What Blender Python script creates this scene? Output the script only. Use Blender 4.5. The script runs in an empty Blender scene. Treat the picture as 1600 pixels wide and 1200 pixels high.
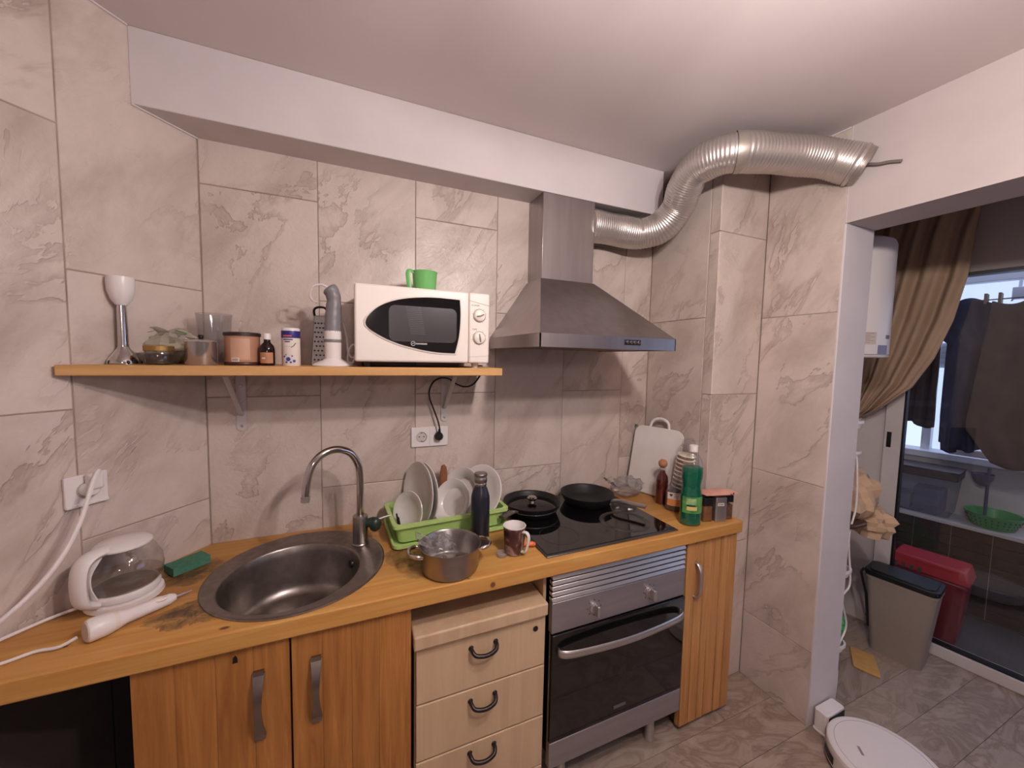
import bpy, bmesh, math, random
from mathutils import Vector, Matrix, noise as mn
random.seed(7)
S = bpy.context.scene
COL = S.collection
PI = math.pi

# ------------------------------------------------------------------ camera, sky, lamps, exposure
F_PX, YAW, PITCH, ROLL = 594.46, 0.40235, 0.0689, 0.01958
cam = bpy.data.cameras.new('camera')
cam.sensor_width = 36.0
cam.lens = F_PX / 1600 * 36.0
cam.clip_start = 0.02
camo = bpy.data.objects.new('camera', cam)
COL.objects.link(camo)
fw = Vector((math.sin(YAW) * math.cos(PITCH), math.cos(YAW) * math.cos(PITCH), -math.sin(PITCH)))
rt = Vector((math.cos(YAW), -math.sin(YAW), 0))
up = rt.cross(fw)
r2 = rt * math.cos(ROLL) + up * math.sin(ROLL)
u2 = -rt * math.sin(ROLL) + up * math.cos(ROLL)
camo.matrix_world = Matrix(((r2.x, u2.x, -fw.x, 0.3682), (r2.y, u2.y, -fw.y, -1.6393), (r2.z, u2.z, -fw.z, 1.5774), (0, 0, 0, 1)))
S.camera = camo

w = bpy.data.worlds.new('dusk_sky')
S.world = w
w.use_nodes = True
w.node_tree.nodes['Background'].inputs[0].default_value = (0.57, 0.67, 1.0, 1)
w.node_tree.nodes['Background'].inputs[1].default_value = 1.7

def bulb(name, loc, power, col, rad):
    l = bpy.data.lights.new(name, 'POINT')
    l.energy = power; l.color = col; l.shadow_soft_size = rad
    o = bpy.data.objects.new(name, l); o.location = loc; COL.objects.link(o)
WARM = (1.0, 0.89, 0.86)
bulb('lamp_bulb', (1.00, -1.38, 2.20), 29, WARM, 0.035)
bulb('lamp_bulb.001', (1.00, -1.73, 2.20), 31, WARM, 0.035)
bulb('added_fill_bulb', (0.45, -4.5, 2.24), 34, WARM, 0.14)  # added fill light behind the camera, lifts the cabinet fronts
S.cycles.caustics_reflective = False; S.cycles.caustics_refractive = False
vs = S.view_settings
vs.view_transform = 'Standard'
try: vs.look = 'None'
except Exception: pass
vs.gamma = 1.0; vs.use_curve_mapping = False
vs.exposure = 0.0

# ------------------------------------------------------------------ materials
def lin(v):
    v /= 255.0
    return v / 12.92 if v <= 0.04045 else ((v + 0.055) / 1.055) ** 2.4
def C(r, g, b): return (lin(r), lin(g), lin(b), 1)

def mat(name, col, rough=0.5, metal=0.0, trans=0.0, ior=1.45, spec=0.5, alpha=1.0, coat=0.0, sss=0.0):
    m = bpy.data.materials.new(name); m.use_nodes = True
    b = m.node_tree.nodes['Principled BSDF']
    b.inputs['Base Color'].default_value = col
    b.inputs['Roughness'].default_value = rough
    b.inputs['Metallic'].default_value = metal
    b.inputs['Transmission Weight'].default_value = trans
    b.inputs['IOR'].default_value = ior
    b.inputs['Specular IOR Level'].default_value = spec
    b.inputs['Coat Weight'].default_value = coat
    return m
def nd(m, t, **kw):
    n = m.node_tree.nodes.new(t)
    for k, v in kw.items(): setattr(n, k, v)
    return n
def lk(m, a, b): m.node_tree.links.new(a, b)
def coords(m, scale=(1, 1, 1), rot=(0, 0, 0), rnd=True):
    tc = nd(m, 'ShaderNodeTexCoord'); mp = nd(m, 'ShaderNodeMapping')
    mp.inputs['Scale'].default_value = scale; mp.inputs['Rotation'].default_value = rot
    lk(m, tc.outputs['Object'], mp.inputs['Vector'])
    if rnd:
        oi = nd(m, 'ShaderNodeObjectInfo'); mu = nd(m, 'ShaderNodeMath', operation='MULTIPLY'); mu.inputs[1].default_value = 37.0
        lk(m, oi.outputs['Random'], mu.inputs[0]); lk(m, mu.outputs[0], mp.inputs['Location'])
    return mp.outputs['Vector']
def noise(m, vec, scale, detail=4, rough=0.55, dist=0.0):
    n = nd(m, 'ShaderNodeTexNoise')
    n.inputs['Scale'].default_value = scale; n.inputs['Detail'].default_value = detail
    n.inputs['Roughness'].default_value = rough; n.inputs['Distortion'].default_value = dist
    lk(m, vec, n.inputs['Vector']); return n.outputs['Fac']
def ramp(m, fac, stops):
    r = nd(m, 'ShaderNodeValToRGB'); e = r.color_ramp.elements
    while len(e) < len(stops): e.new(0.5)
    for x, (p, c) in zip(e, stops):
        x.position = p; x.color = c if len(c) == 4 else (*c, 1)
    lk(m, fac, r.inputs[0]); return r.outputs[0]
def mix(m, a, b, fac, mode='MIX'):
    n = nd(m, 'ShaderNodeMix', data_type='RGBA', blend_type=mode)
    for sock, v in ((n.inputs[0], fac), (n.inputs[6], a), (n.inputs[7], b)):
        if hasattr(v, 'is_linked'): lk(m, v, sock)
        else: sock.default_value = v
    return n.outputs[2]
def bump(m, h, strength, dist=0.01):
    b = nd(m, 'ShaderNodeBump'); b.inputs['Strength'].default_value = strength; b.inputs['Distance'].default_value = dist
    lk(m, h, b.inputs['Height']); lk(m, b.outputs[0], m.node_tree.nodes['Principled BSDF'].inputs['Normal'])
def setcol(m, c): lk(m, c, m.node_tree.nodes['Principled BSDF'].inputs['Base Color'])
def g(v): return (v, v, v, 1)

def mottled(name, c1, c2, scale, rough=0.6, bmp=0.0, metal=0.0, stretch=(1, 1, 1), spec=0.5):
    m = mat(name, c1, rough, metal, spec=spec); v = coords(m, stretch)
    n = noise(m, v, scale); setcol(m, ramp(m, n, [(0.3, c1), (0.7, c2)]))
    if bmp: bump(m, n, bmp)
    return m

def stone_tile(name, c_light, c_dark, c_vein):
    m = mat(name, c_light, 0.36, spec=0.5)
    v = coords(m, (1, 1, 1), (0, -0.62, 0))
    st = nd(m, 'ShaderNodeMapping'); st.inputs['Scale'].default_value = (1.7, 1, 0.8); lk(m, v, st.inputs['Vector']); v2 = st.outputs[0]
    big = noise(m, v2, 3.0, 6, 0.62, 0.5)
    base = ramp(m, big, [(0.26, c_dark), (0.52, c_light), (0.74, tuple(min(1, x * 1.08) for x in c_light[:3]) + (1,))])
    n1 = noise(m, v2, 2.2, 6, 0.62, 0.45)                      # slate-like ledges: one sharp side, one soft side
    n3 = noise(m, v, 2.4, 3, 0.5, 0.3)
    vein = ramp(m, n1, [(0.45, g(0)), (0.496, g(1)), (0.502, g(0.1)), (0.54, g(0))])
    msk = ramp(m, n3, [(0.38, g(0)), (0.54, g(1))])
    vm = nd(m, 'ShaderNodeMath', operation='MULTIPLY'); lk(m, vein, vm.inputs[0]); lk(m, msk, vm.inputs[1])
    n2 = noise(m, v, 9, 8, 0.72, 0.3)
    patch = ramp(m, n2, [(0.45, g(0)), (0.75, g(0.5))])
    col = mix(m, base, c_vein, nd_mul(m, vm.outputs[0], 0.38)); col = mix(m, col, c_dark, nd_mul(m, patch, 0.5))
    setcol(m, col)
    fine = noise(m, v, 46, 4, 0.6, 0.8)
    edge = ramp(m, n1, [(0.38, g(0.25)), (0.496, g(0.0)), (0.503, g(0.85)), (0.64, g(0.5))])
    e2 = nd(m, 'ShaderNodeMath', operation='MULTIPLY'); lk(m, edge, e2.inputs[0]); lk(m, ramp(m, n3, [(0.42, g(.15)), (0.60, g(1))]), e2.inputs[1])
    h = nd(m, 'ShaderNodeMath', operation='MULTIPLY_ADD'); h.inputs[1].default_value = 0.5
    lk(m, fine, h.inputs[0]); lk(m, e2.outputs[0], h.inputs[2])
    bump(m, h.outputs[0], 0.5, 0.006)
    rg = ramp(m, n2, [(0.3, g(0.26)), (0.7, g(0.46))]); lk(m, rg, m.node_tree.nodes['Principled BSDF'].inputs['Roughness'])
    return m
def nd_mul(m, s, k):
    n = nd(m, 'ShaderNodeMath', operation='MULTIPLY'); n.inputs[1].default_value = k; lk(m, s, n.inputs[0]); return n.outputs[0]

def wood(name, c1, c2, axis='x', scale=1.0, rough=0.45, boards=0.0, rnd=True, knots=True, coat=0.0):
    """grain along one axis, optional glued staves of slightly different tone, knots"""
    m = mat(name, c1, rough, coat=coat)
    st = {'x': (0.05, 1, 1), 'z': (1, 1, 0.05), 'y': (1, 0.05, 1)}[axis]
    v = coords(m, tuple(a * scale for a in st), rnd=rnd)
    n1 = noise(m, v, 26, 6, 0.65, 1.2); n2 = noise(m, v, 6, 3, 0.5, 0.8)
    col = ramp(m, n1, [(0.30, c1), (0.72, c2)])
    dark = tuple(x * 0.80 for x in c2[:3]) + (1,)
    col = mix(m, col, dark, ramp(m, n2, [(0.50, g(0)), (0.62, g(0.4)), (0.66, g(0.0))]))
    tc = nd(m, 'ShaderNodeTexCoord')
    if boards:
        sx = nd(m, 'ShaderNodeSeparateXYZ'); lk(m, tc.outputs['Object'], sx.inputs[0])
        d = nd(m, 'ShaderNodeMath', operation='DIVIDE'); d.inputs[1].default_value = boards
        lk(m, sx.outputs['X' if axis == 'z' else 'Y'], d.inputs[0])
        fl = nd(m, 'ShaderNodeMath', operation='FLOOR'); lk(m, d.outputs[0], fl.inputs[0])
        wn = nd(m, 'ShaderNodeTexWhiteNoise', noise_dimensions='1D'); lk(m, fl.outputs[0], wn.inputs['W'])
        tone = ramp(m, wn.outputs['Value'], [(0.0, (0.62, 0.55, 0.50)), (1.0, (1.15, 1.12, 1.08))])
        col = mix(m, col, tone, 0.75, 'MULTIPLY')
    if knots:
        mp = nd(m, 'ShaderNodeMapping'); mp.inputs['Scale'].default_value = tuple(0.45 if s < 1 else 1 for s in st)
        lk(m, tc.outputs['Object'], mp.inputs['Vector'])
        vo = nd(m, 'ShaderNodeTexVoronoi'); vo.inputs['Scale'].default_value = 5.5; lk(m, mp.outputs[0], vo.inputs['Vector'])
        k = ramp(m, vo.outputs['Distance'], [(0.03, g(1)), (0.085, g(0))])
        col = mix(m, col, (0.045, 0.015, 0.006, 1), nd_mul(m, k, 0.85))
    setcol(m, col); bump(m, n1, 0.12, 0.002)
    return m

def thin_clear(name, tint=(0.95, 0.95, 0.95, 1), refl=1.0, rough=0.03, haze=0.0, hazecol=(0.8, 0.8, 0.8, 1)):
    """thin sheet of clear material: lets light straight through, reflects by fresnel"""
    m = bpy.data.materials.new(name); m.use_nodes = True; t = m.node_tree; t.nodes.remove(t.nodes['Principled BSDF'])
    out = t.nodes['Material Output']
    tr = nd(m, 'ShaderNodeBsdfTransparent'); tr.inputs[0].default_value = tint
    gl = nd(m, 'ShaderNodeBsdfGlossy'); gl.inputs['Roughness'].default_value = rough
    lw_ = nd(m, 'ShaderNodeLayerWeight'); lw_.inputs[0].default_value = 0.5
    pw = nd(m, 'ShaderNodeMath', operation='POWER'); pw.inputs[1].default_value = 5.0; lk(m, lw_.outputs['Facing'], pw.inputs[0])
    mu = nd(m, 'ShaderNodeMath', operation='MULTIPLY_ADD'); mu.inputs[1].default_value = 0.7 * refl; mu.inputs[2].default_value = 0.045 * refl; lk(m, pw.outputs[0], mu.inputs[0])
    last = tr.outputs[0]
    if haze:
        df = nd(m, 'ShaderNodeBsdfDiffuse'); df.inputs[0].default_value = hazecol
        mh = nd(m, 'ShaderNodeMixShader'); mh.inputs[0].default_value = haze
        lk(m, last, mh.inputs[1]); lk(m, df.outputs[0], mh.inputs[2]); last = mh.outputs[0]
    mx = nd(m, 'ShaderNodeMixShader'); lk(m, mu.outputs[0], mx.inputs[0]); lk(m, last, mx.inputs[1]); lk(m, gl.outputs[0], mx.inputs[2])
    lk(m, mx.outputs[0], out.inputs[0]); return m

TILE = stone_tile('stone_tile', C(204, 189, 180), C(174, 157, 146), C(122, 98, 82))
GROUT = mottled('grout', C(172, 155, 144), C(140, 122, 110), 9, 0.8)
PAINT = mottled('white_paint', C(212, 203, 203), C(205, 196, 196), 5, 0.7, 0.03)
CEILP = mottled('ceiling_paint', C(222, 210, 209), C(216, 204, 203), 3, 0.75, 0.02)
STEEL = mottled('brushed_steel', C(172, 165, 162), C(156, 149, 146), 30, 0.32, 0.0, 1.0, (0.08, 1, 1))
STEEL_DULL = mottled('dull_steel', C(158, 150, 145), C(138, 130, 125), 40, 0.36, 0.02, 1.0)
HOODST = mottled('hood_steel', C(172, 164, 163), C(160, 152, 151), 24, 0.34, 0.0, 1.0, (1, 1, 0.1))
OVENST = mottled('oven_steel', C(176, 170, 174), C(166, 160, 164), 30, 0.48, 0.0, 0.85, (0.08, 1, 1))
CHROME = mat('chrome', C(205, 200, 198), 0.09, 1.0)
SATIN = mat('satin_metal', C(196, 190, 188), 0.33, 0.9)
ALU = mat('duct_foil', C(204, 197, 192), 0.34, 0.8)
BLACK = mat('black_plastic', C(22, 21, 22), 0.4)
NONSTICK = mat('nonstick_coating', C(26, 25, 25), 0.42)
GLASSBLK = mat('black_glass', C(14, 13, 14), 0.06, coat=0.4)
WHITEP = mat('white_plastic', C(228, 220, 218), 0.32)
OFFW = mat('offwhite_plastic', C(236, 226, 216), 0.3)
CERAMIC = mat('white_ceramic', C(222, 216, 212), 0.18)
GREENP = mat('lime_plastic', C(178, 208, 126), 0.4)
GREENC = mat('bright_green_plastic', C(118, 190, 112), 0.38)
CLEAR = thin_clear('clear_plastic', (0.93, 0.92, 0.92, 1), 2.2, 0.06, 0.06)
GLASS = thin_clear('clear_glass', (0.93, 0.92, 0.91, 1), 2.0, 0.03)
HAZY = thin_clear('hazy_plastic', (0.85, 0.84, 0.84, 1), 1.0, 0.12, 0.22, C(205, 198, 196))
PANE = thin_clear('door_glass', (0.94, 0.95, 0.96, 1), 1.0, 0.0)
WORKTOP = wood('pine_worktop', C(214, 168, 98), C(190, 132, 66), 'x', 1.0, 0.42, 0.11, rnd=False)
SHELFW = wood('pine_shelf', C(214, 168, 112), C(190, 138, 80), 'x', 1.2, 0.45, 0, knots=False)
DOORW = wood('pine_door', C(184, 128, 68), C(146, 90, 42), 'z', 1.9, 0.42, 0.0, knots=False)
BOARDW = wood('pine_board', C(206, 154, 96), C(166, 108, 58), 'z', 1.5, 0.42, 0.0, knots=False)
MAPLE = wood('maple_laminate', C(206, 178, 146), C(194, 162, 128), 'z', 0.8, 0.42, 0.0, knots=False)
BEECH = wood('brown_spatula_wood', C(150, 98, 66), C(120, 74, 48), 'z', 2.0, 0.5, knots=False)
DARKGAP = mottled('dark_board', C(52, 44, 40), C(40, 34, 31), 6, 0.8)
LABELW = mat('label_white', C(225, 214, 205), 0.5)
INK = mat('ink_grey', C(70, 62, 62), 0.6)

# pine worktop: grime soaked into the wood around the sink
def stain(m, centres):
    b = m.node_tree.nodes['Principled BSDF']; src = b.inputs['Base Color'].links[0].from_socket
    tc = nd(m, 'ShaderNodeTexCoord'); n = noise(m, tc.outputs['Object'], 13, 6, 0.7, 1.0)
    col = src
    for (x, y, rx, ry, k) in centres:
        mp = nd(m, 'ShaderNodeMapping'); mp.inputs['Location'].default_value = (-x / rx, -y / ry, 0); mp.inputs['Scale'].default_value = (1 / rx, 1 / ry, 0)
        lk(m, tc.outputs['Object'], mp.inputs['Vector'])
        ln = nd(m, 'ShaderNodeVectorMath', operation='LENGTH'); lk(m, mp.outputs[0], ln.inputs[0])
        a = nd(m, 'ShaderNodeMath', operation='MULTIPLY_ADD'); a.inputs[1].default_value = 0.9; lk(m, n, a.inputs[0]); lk(m, ln.outputs['Value'], a.inputs[2])
        f0 = ramp(m, a.outputs[0], [(0.70, g(k)), (1.02, g(k * 0.5)), (1.38, g(0))])
        nn_ = noise(m, tc.outputs['Object'], 34, 5, 0.7, 0.5)
        mm = nd(m, 'ShaderNodeMath', operation='MULTIPLY'); lk(m, f0, mm.inputs[0]); lk(m, ramp(m, nn_, [(0.34, g(.40)), (0.58, g(1))]), mm.inputs[1]); f = mm.outputs[0]
        col = mix(m, col, (0.045, 0.028, 0.02, 1), f)
    for (x, y, z, rx, ry, rz_) in ((.073, -.530, .89, .014, .007, .02), (.778, -.554, .858, .011, .03, .012), (-.135, -.381, .89, .006, .004, .02), (-.245, -.47, .89, .006, .004, .02), (.70, -.545, .89, .005, .004, .02), (1.56, -.46, .89, .012, .02, .02), (-.16, -.345, .89, .012, .007, .02)):
        mp = nd(m, 'ShaderNodeMapping'); mp.inputs['Location'].default_value = (-x / rx, -y / ry, -z / rz_); mp.inputs['Scale'].default_value = (1 / rx, 1 / ry, 1 / rz_)
        lk(m, tc.outputs['Object'], mp.inputs['Vector'])
        ln = nd(m, 'ShaderNodeVectorMath', operation='LENGTH'); lk(m, mp.outputs[0], ln.inputs[0])
        col = mix(m, col, (0.10, 0.03, 0.012, 1), ramp(m, ln.outputs['Value'], [(0.55, g(.9)), (1.0, g(0))]))
    setcol(m, col)
stain(WORKTOP, [(-0.02, -0.43, .17, .11, .95), (-0.09, -0.20, .14, .13, .9), (0.215, -0.29, .30, .285, .8), (0.53, -0.34, .12, .14, .75), (0.60, -0.44, .16, .10, .55), (-0.30, -0.33, .10, .05, .3)])

# ------------------------------------------------------------------ mesh helpers
class MB:
    def __init__(s): s.v = []; s.f = []
    def add(s, vs, fs):
        n = len(s.v); s.v += [tuple(p) for p in vs]; s.f += [tuple(i + n for i in f) for f in fs]; return s
    def box(s, x0, y0, z0, x1, y1, z1):
        return s.add([(x0, y0, z0), (x1, y0, z0), (x1, y1, z0), (x0, y1, z0), (x0, y0, z1), (x1, y0, z1), (x1, y1, z1), (x0, y1, z1)],
                     [(0, 3, 2, 1), (4, 5, 6, 7), (0, 1, 5, 4), (1, 2, 6, 5), (2, 3, 7, 6), (3, 0, 4, 7)])
    def frustum(s, a, b):   # two rects (x0,y0,x1,y1,z)
        x0, y0, x1, y1, z = a; X0, Y0, X1, Y1, Z = b
        return s.add([(x0, y0, z), (x1, y0, z), (x1, y1, z), (x0, y1, z), (X0, Y0, Z), (X1, Y0, Z), (X1, Y1, Z), (X0, Y1, Z)],
                     [(0, 3, 2, 1), (4, 5, 6, 7), (0, 1, 5, 4), (1, 2, 6, 5), (2, 3, 7, 6), (3, 0, 4, 7)])
    def prism(s, poly, z0, z1, axis='z'):
        n = len(poly)
        def P(a, b, c): return {'z': (a, b, c), 'y': (a, c, b), 'x': (c, a, b)}[axis]
        vs = [P(a, b, z0) for a, b in poly] + [P(a, b, z1) for a, b in poly]
        return s.add(vs, [tuple(range(n))[::-1], tuple(range(n, 2 * n))] + [(i, (i + 1) % n, n + (i + 1) % n, n + i) for i in range(n)])
    def lathe(s, prof, n=32, c=(0, 0, 0), sx=1.0, sy=1.0, fn=None):
        base = len(s.v); rows = []
        for (r, z) in prof:
            if r < 1e-6:
                rows.append([len(s.v)]); s.v.append((c[0], c[1], c[2] + z))
            else:
                row = []
                for i in range(n):
                    a = 2 * PI * i / n; k = fn(a, z) if fn else 1.0
                    row.append(len(s.v)); s.v.append((c[0] + r * k * sx * math.cos(a), c[1] + r * k * sy * math.sin(a), c[2] + z))
                rows.append(row)
        for A, B in zip(rows, rows[1:]):
            if len(A) == 1 and len(B) == 1: continue
            for i in range(n):
                j = (i + 1) % n
                if len(A) == 1: s.f.append((A[0], B[i], B[j]))
                elif len(B) == 1: s.f.append((A[i], B[0], A[j]))
                else: s.f.append((A[i], B[i], B[j], A[j]))
        return s
    def tube(s, path, r, n=8, cap=True, sx=1.0, sy=1.0, upv=None):
        path = [Vector(p) for p in path]; m = len(path); rs = r if hasattr(r, '__len__') else [r] * m
        tang = [(path[min(i + 1, m - 1)] - path[max(i - 1, 0)]).normalized() for i in range(m)]
        u = Vector(upv) if upv else (Vector((0, 0, 1)) if abs(tang[0].z) < 0.9 else Vector((1, 0, 0)))
        base = len(s.v)
        for i in range(m):
            u = (u - tang[i] * u.dot(tang[i])).normalized(); w_ = tang[i].cross(u)
            for k in range(n):
                a = 2 * PI * k / n
                s.v.append(tuple(path[i] + (u * math.cos(a) * sx + w_ * math.sin(a) * sy) * rs[i]))
        for i in range(m - 1):
            for k in range(n):
                j = (k + 1) % n
                s.f.append((base + i * n + k, base + i * n + j, base + (i + 1) * n + j, base + (i + 1) * n + k))
        if cap:
            s.f.append(tuple(base + k for k in range(n))[::-1]); s.f.append(tuple(base + (m - 1) * n + k for k in range(n)))
        return s
    def ell(s, c, rx, ry, rz, n=16, m=10):
        prof = [(math.sin(PI * i / m), -math.cos(PI * i / m)) for i in range(m + 1)]
        prof[0] = (0, -1); prof[-1] = (0, 1)
        t = MB().lathe(prof, n); return s.add([(c[0] + p[0] * rx, c[1] + p[1] * ry, c[2] + p[2] * rz) for p in t.v], t.f)
    def grid(s, fn, nu, nv, closed=False):
        base = len(s.v)
        for i in range(nu):
            for j in range(nv): s.v.append(tuple(fn(i / (nu - 1), j / (nv - 1))))
        for i in range(nu - 1):
            for j in range(nv - 1):
                a = base + i * nv + j; s.f.append((a, a + nv, a + nv + 1, a + 1))
        return s
    def xf(s, M_, start=0):
        s.v[start:] = [tuple(M_ @ Vector(p)) for p in s.v[start:]]; return s

def smooth_path(pts, k=6):
    pts = [Vector(p) for p in pts]; out = []
    for i in range(len(pts) - 1):
        p0, p1, p2, p3 = pts[max(i - 1, 0)], pts[i], pts[i + 1], pts[min(i + 2, len(pts) - 1)]
        for t in range(k):
            t /= k
            out.append(0.5 * ((2 * p1) + (p2 - p0) * t + (2 * p0 - 5 * p1 + 4 * p2 - p3) * t * t + (3 * p1 - p0 - 3 * p2 + p3) * t ** 3))
    out.append(pts[-1]); return out

def mesh(name, mb, m, smooth=38):
    me = bpy.data.meshes.new(name); me.from_pydata(mb.v, [], mb.f); me.validate(); me.update()
    bm = bmesh.new(); bm.from_mesh(me); bmesh.ops.recalc_face_normals(bm, faces=bm.faces); bm.to_mesh(me); bm.free()
    if m: me.materials.append(m)
    if smooth:
        me.shade_smooth(); me.set_sharp_from_angle(angle=math.radians(smooth))
    return me
def ob(name, mb, m, parent=None, smooth=38, bevel=0.0, seg=2, solid=0.0, subsurf=0, loc=None, rotz=None):
    me = mb if isinstance(mb, bpy.types.Mesh) else mesh(name, mb, m, smooth)
    o = bpy.data.objects.new(name, me); COL.objects.link(o)
    if parent: o.parent = parent
    if loc is not None: o.location = loc
    if rotz is not None: o.rotation_euler = (0, 0, rotz)
    if solid:
        d = o.modifiers.new('solid', 'SOLIDIFY'); d.thickness = solid; d.offset = 0
    if subsurf:
        d = o.modifiers.new('sub', 'SUBSURF'); d.levels = subsurf; d.render_levels = subsurf
    if bevel:
        d = o.modifiers.new('bevel', 'BEVEL'); d.width = bevel; d.segments = seg; d.limit_method = 'ANGLE'; d.angle_limit = math.radians(40)
        d.harden_normals = False
    return o
def tag(o, label, cat, group=None, kind=None):
    o['label'] = label; o['category'] = cat
    if group: o['group'] = group
    if kind: o['kind'] = kind
    return o
def thing(name, label, cat, loc=(0, 0, 0), rz=0, group=None):
    o = bpy.data.objects.new(name, None); o.empty_display_size = 0.05; COL.objects.link(o)
    o.location = loc; o.rotation_euler = (0, 0, rz); return tag(o, label, cat, group)
def struct(name, mb, m, parent=None, label=None, **kw):
    o = ob(name, mb, m, parent, **kw); o['kind'] = 'structure'
    if label: o['label'] = label
    return o
def copy_tree(o, parent=None):
    c = o.copy(); COL.objects.link(c)
    if parent: c.parent = parent
    for ch in list(o.children): copy_tree(ch, c)
    return c
def lettering(name, text, size, m, parent, M_):
    cu = bpy.data.curves.new(name, 'FONT'); cu.body = text; cu.size = size; cu.align_x = 'CENTER'; cu.align_y = 'CENTER'; cu.extrude = 0.0003
    t = bpy.data.objects.new(name + '_src', cu); COL.objects.link(t)
    me = bpy.data.meshes.new_from_object(t.evaluated_get(bpy.context.evaluated_depsgraph_get())); bpy.data.objects.remove(t)
    me.transform(M_); me.materials.append(m); me.name = name
    return ob(name, me, None, parent)
def RX(a): return Matrix.Rotation(a, 4, 'X')
def RZ(a): return Matrix.Rotation(a, 4, 'Z')
def RY(a): return Matrix.Rotation(a, 4, 'Y')
def T(x, y, z): return Matrix.Translation((x, y, z))
def rrect(w_, h, r, n=5, cx=0, cy=0):
    out = []
    for (sx, sy, a0) in ((1, 1, 0), (-1, 1, PI / 2), (-1, -1, PI), (1, -1, 1.5 * PI)):
        for i in range(n + 1):
            a = a0 + PI / 2 * i / n
            out.append((cx + sx * (w_ / 2 - r) + r * math.cos(a), cy + sy * (h / 2 - r) + r * math.sin(a)))
    return out

# ------------------------------------------------------------------ room shell
CEIL = 2.505
LX, LDX, LDY = -0.098, -0.6253, -0.7804          # left wall: corner x and direction
LANG = math.atan2(LDY, LDX)
def LW(s, z, off=0.0):                            # point on the left wall, off = distance into the room
    return (LX + LDX * s + 0.7804 * off, LDY * s - 0.6253 * off, z)
TW, TH = 0.36, 0.7276

tile_meshes = {}
def tile_mesh(w_, h):
    k = (round(w_, 3), round(h, 3))
    if k not in tile_meshes:
        j = 0.0016; e = 0.0018
        x, z = w_ / 2 - j, h / 2 - j
        mb = MB()
        # front face slightly smaller than the body: an arris all round
        mb.add([(-x, .008, -z), (x, .008, -z), (x, .008, z), (-x, .008, z), (-x, .0012, -z), (x, .0012, -z), (x, .0012, z), (-x, .0012, z),
                (-x + e, 0, -z + e), (x - e, 0, -z + e), (x - e, 0, z - e), (-x + e, 0, z - e)],
               [(0, 3, 2, 1), (0, 1, 5, 4), (1, 2, 6, 5), (2, 3, 7, 6), (3, 0, 4, 7), (4, 5, 9, 8), (5, 6, 10, 9), (6, 7, 11, 10), (7, 4, 8, 11), (8, 9, 10, 11)])
        tile_meshes[k] = mesh('tile', mb, TILE, 0)
    return tile_meshes[k]
def wall_tiles(parent, cols, u_lo, u_hi, z_lo, z_hi):
    """parent-local frame: x along the wall, y into the wall, z up; cols = (u0, u1, joint)"""
    for (a, b, jz) in cols:
        a, b = max(a, u_lo), min(b, u_hi)
        z = jz - math.ceil((jz - z_lo) / TH) * TH
        while z < z_hi:
            c, d = max(z, z_lo), min(z + TH, z_hi)
            if d - c > 0.012 and b - a > 0.012:
                o = ob('tile', tile_mesh(b - a, d - c), None, parent, loc=((a + b) / 2, random.uniform(-0.0006, 0.0006), (c + d) / 2))
            z += TH
def wall_root(name, loc, rz, mb, m=GROUT):
    o = struct(name, mb, m, smooth=0); o.location = loc; o.rotation_euler = (0, 0, rz); return o

# back wall (plane y=0, room on -y)
wb = wall_root('wall_back', (0, 0, 0), 0, MB().box(LX - 0.05, .0022, 0, 1.9, .12, CEIL))
A0 = 0.2606
wall_tiles(wb, [(A0 - TW, A0, 2.1447), (A0, A0 + TW, 1.7786), (A0 + TW, A0 + 2 * TW, 2.1447), (A0 + 2 * TW, A0 + 3 * TW, 1.7786),
                (A0 + 3 * TW, A0 + 4 * TW, 2.1447), (A0 + 4 * TW, A0 + 5 * TW, 1.7786)], LX, 1.875, 0, CEIL)
# left wall, running off at an angle towards the camera
wl = wall_root('wall_left', (LX, 0, 0), LANG + PI, MB().box(-2.2, .0022, 0, 0.06, .12, CEIL))
wall_tiles(wl, [(-.3367, 0, 1.7843)] + [(-.3367 - TW * (i + 1), -.3367 - TW * i, (1.4176, 1.7843)[i % 2]) for i in range(5)], -2.1, 0, 0, CEIL)
# pillar: its side face (x=1.875) and its front face (y=-.411)
wp = wall_root('wall_pillar_side', (1.875, 0, 0), -PI / 2, MB().box(0, .0022, 0, .402, .10, CEIL))
wall_tiles(wp, [(0, .3577, 1.7786), (.3577, .411, 1.427)], 0, .411, 0, CEIL)
wf = wall_root('wall_pillar_front', (1.875, -.411, 0), 0, MB().box(.007, .0022, 0, .33, .10, CEIL))
wall_tiles(wf, [(0, .308, 1.427)], 0, .308, 0, CEIL)
# right wall (x=2.183), tiled stretch then the white opening
wr = wall_root('wall_right', (2.183, -.411, 0), -PI / 2, MB().box(0, .0022, 0, .312, .20, CEIL))
wall_tiles(wr, [(0, .3125, 1.788)], 0, .3125, 0, CEIL)
struct('trim_1', MB().box(2.1825, -.7285, 0, 2.384, -.72, 2.135), PAINT, label='white painted jamb at the end of the tiled wall', bevel=.002)
PAINT_DIM = mottled('dimmed_white_paint', C(196, 185, 182), C(188, 177, 174), 5, 0.7, 0.03)  # white paint darkened so the header over the opening looks less lit
struct('wall_header', MB().box(2.181, -2.6, 2.135, 2.384, -.7285, CEIL), PAINT_DIM, smooth=0)
struct('trim_2', MB().box(2.181, -.7285, 2.135, 2.384, -.7245, CEIL), PAINT, label='white paint edge where tiles stop above the opening')
struct('wall_right_2', MB().box(2.183, -6.05, 0, 2.384, -2.6, CEIL), PAINT, smooth=0)
struct('wall_front', MB().box(-1.6, -6.1, 0, 2.4, -6.0, CEIL), PAINT, smooth=0)
x9, y9, _ = LW(2.1, 0)
struct('wall_left_2', MB().box(x9 - .1, -6.05, 0, x9, y9 + .05, CEIL), PAINT, smooth=0)
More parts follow.
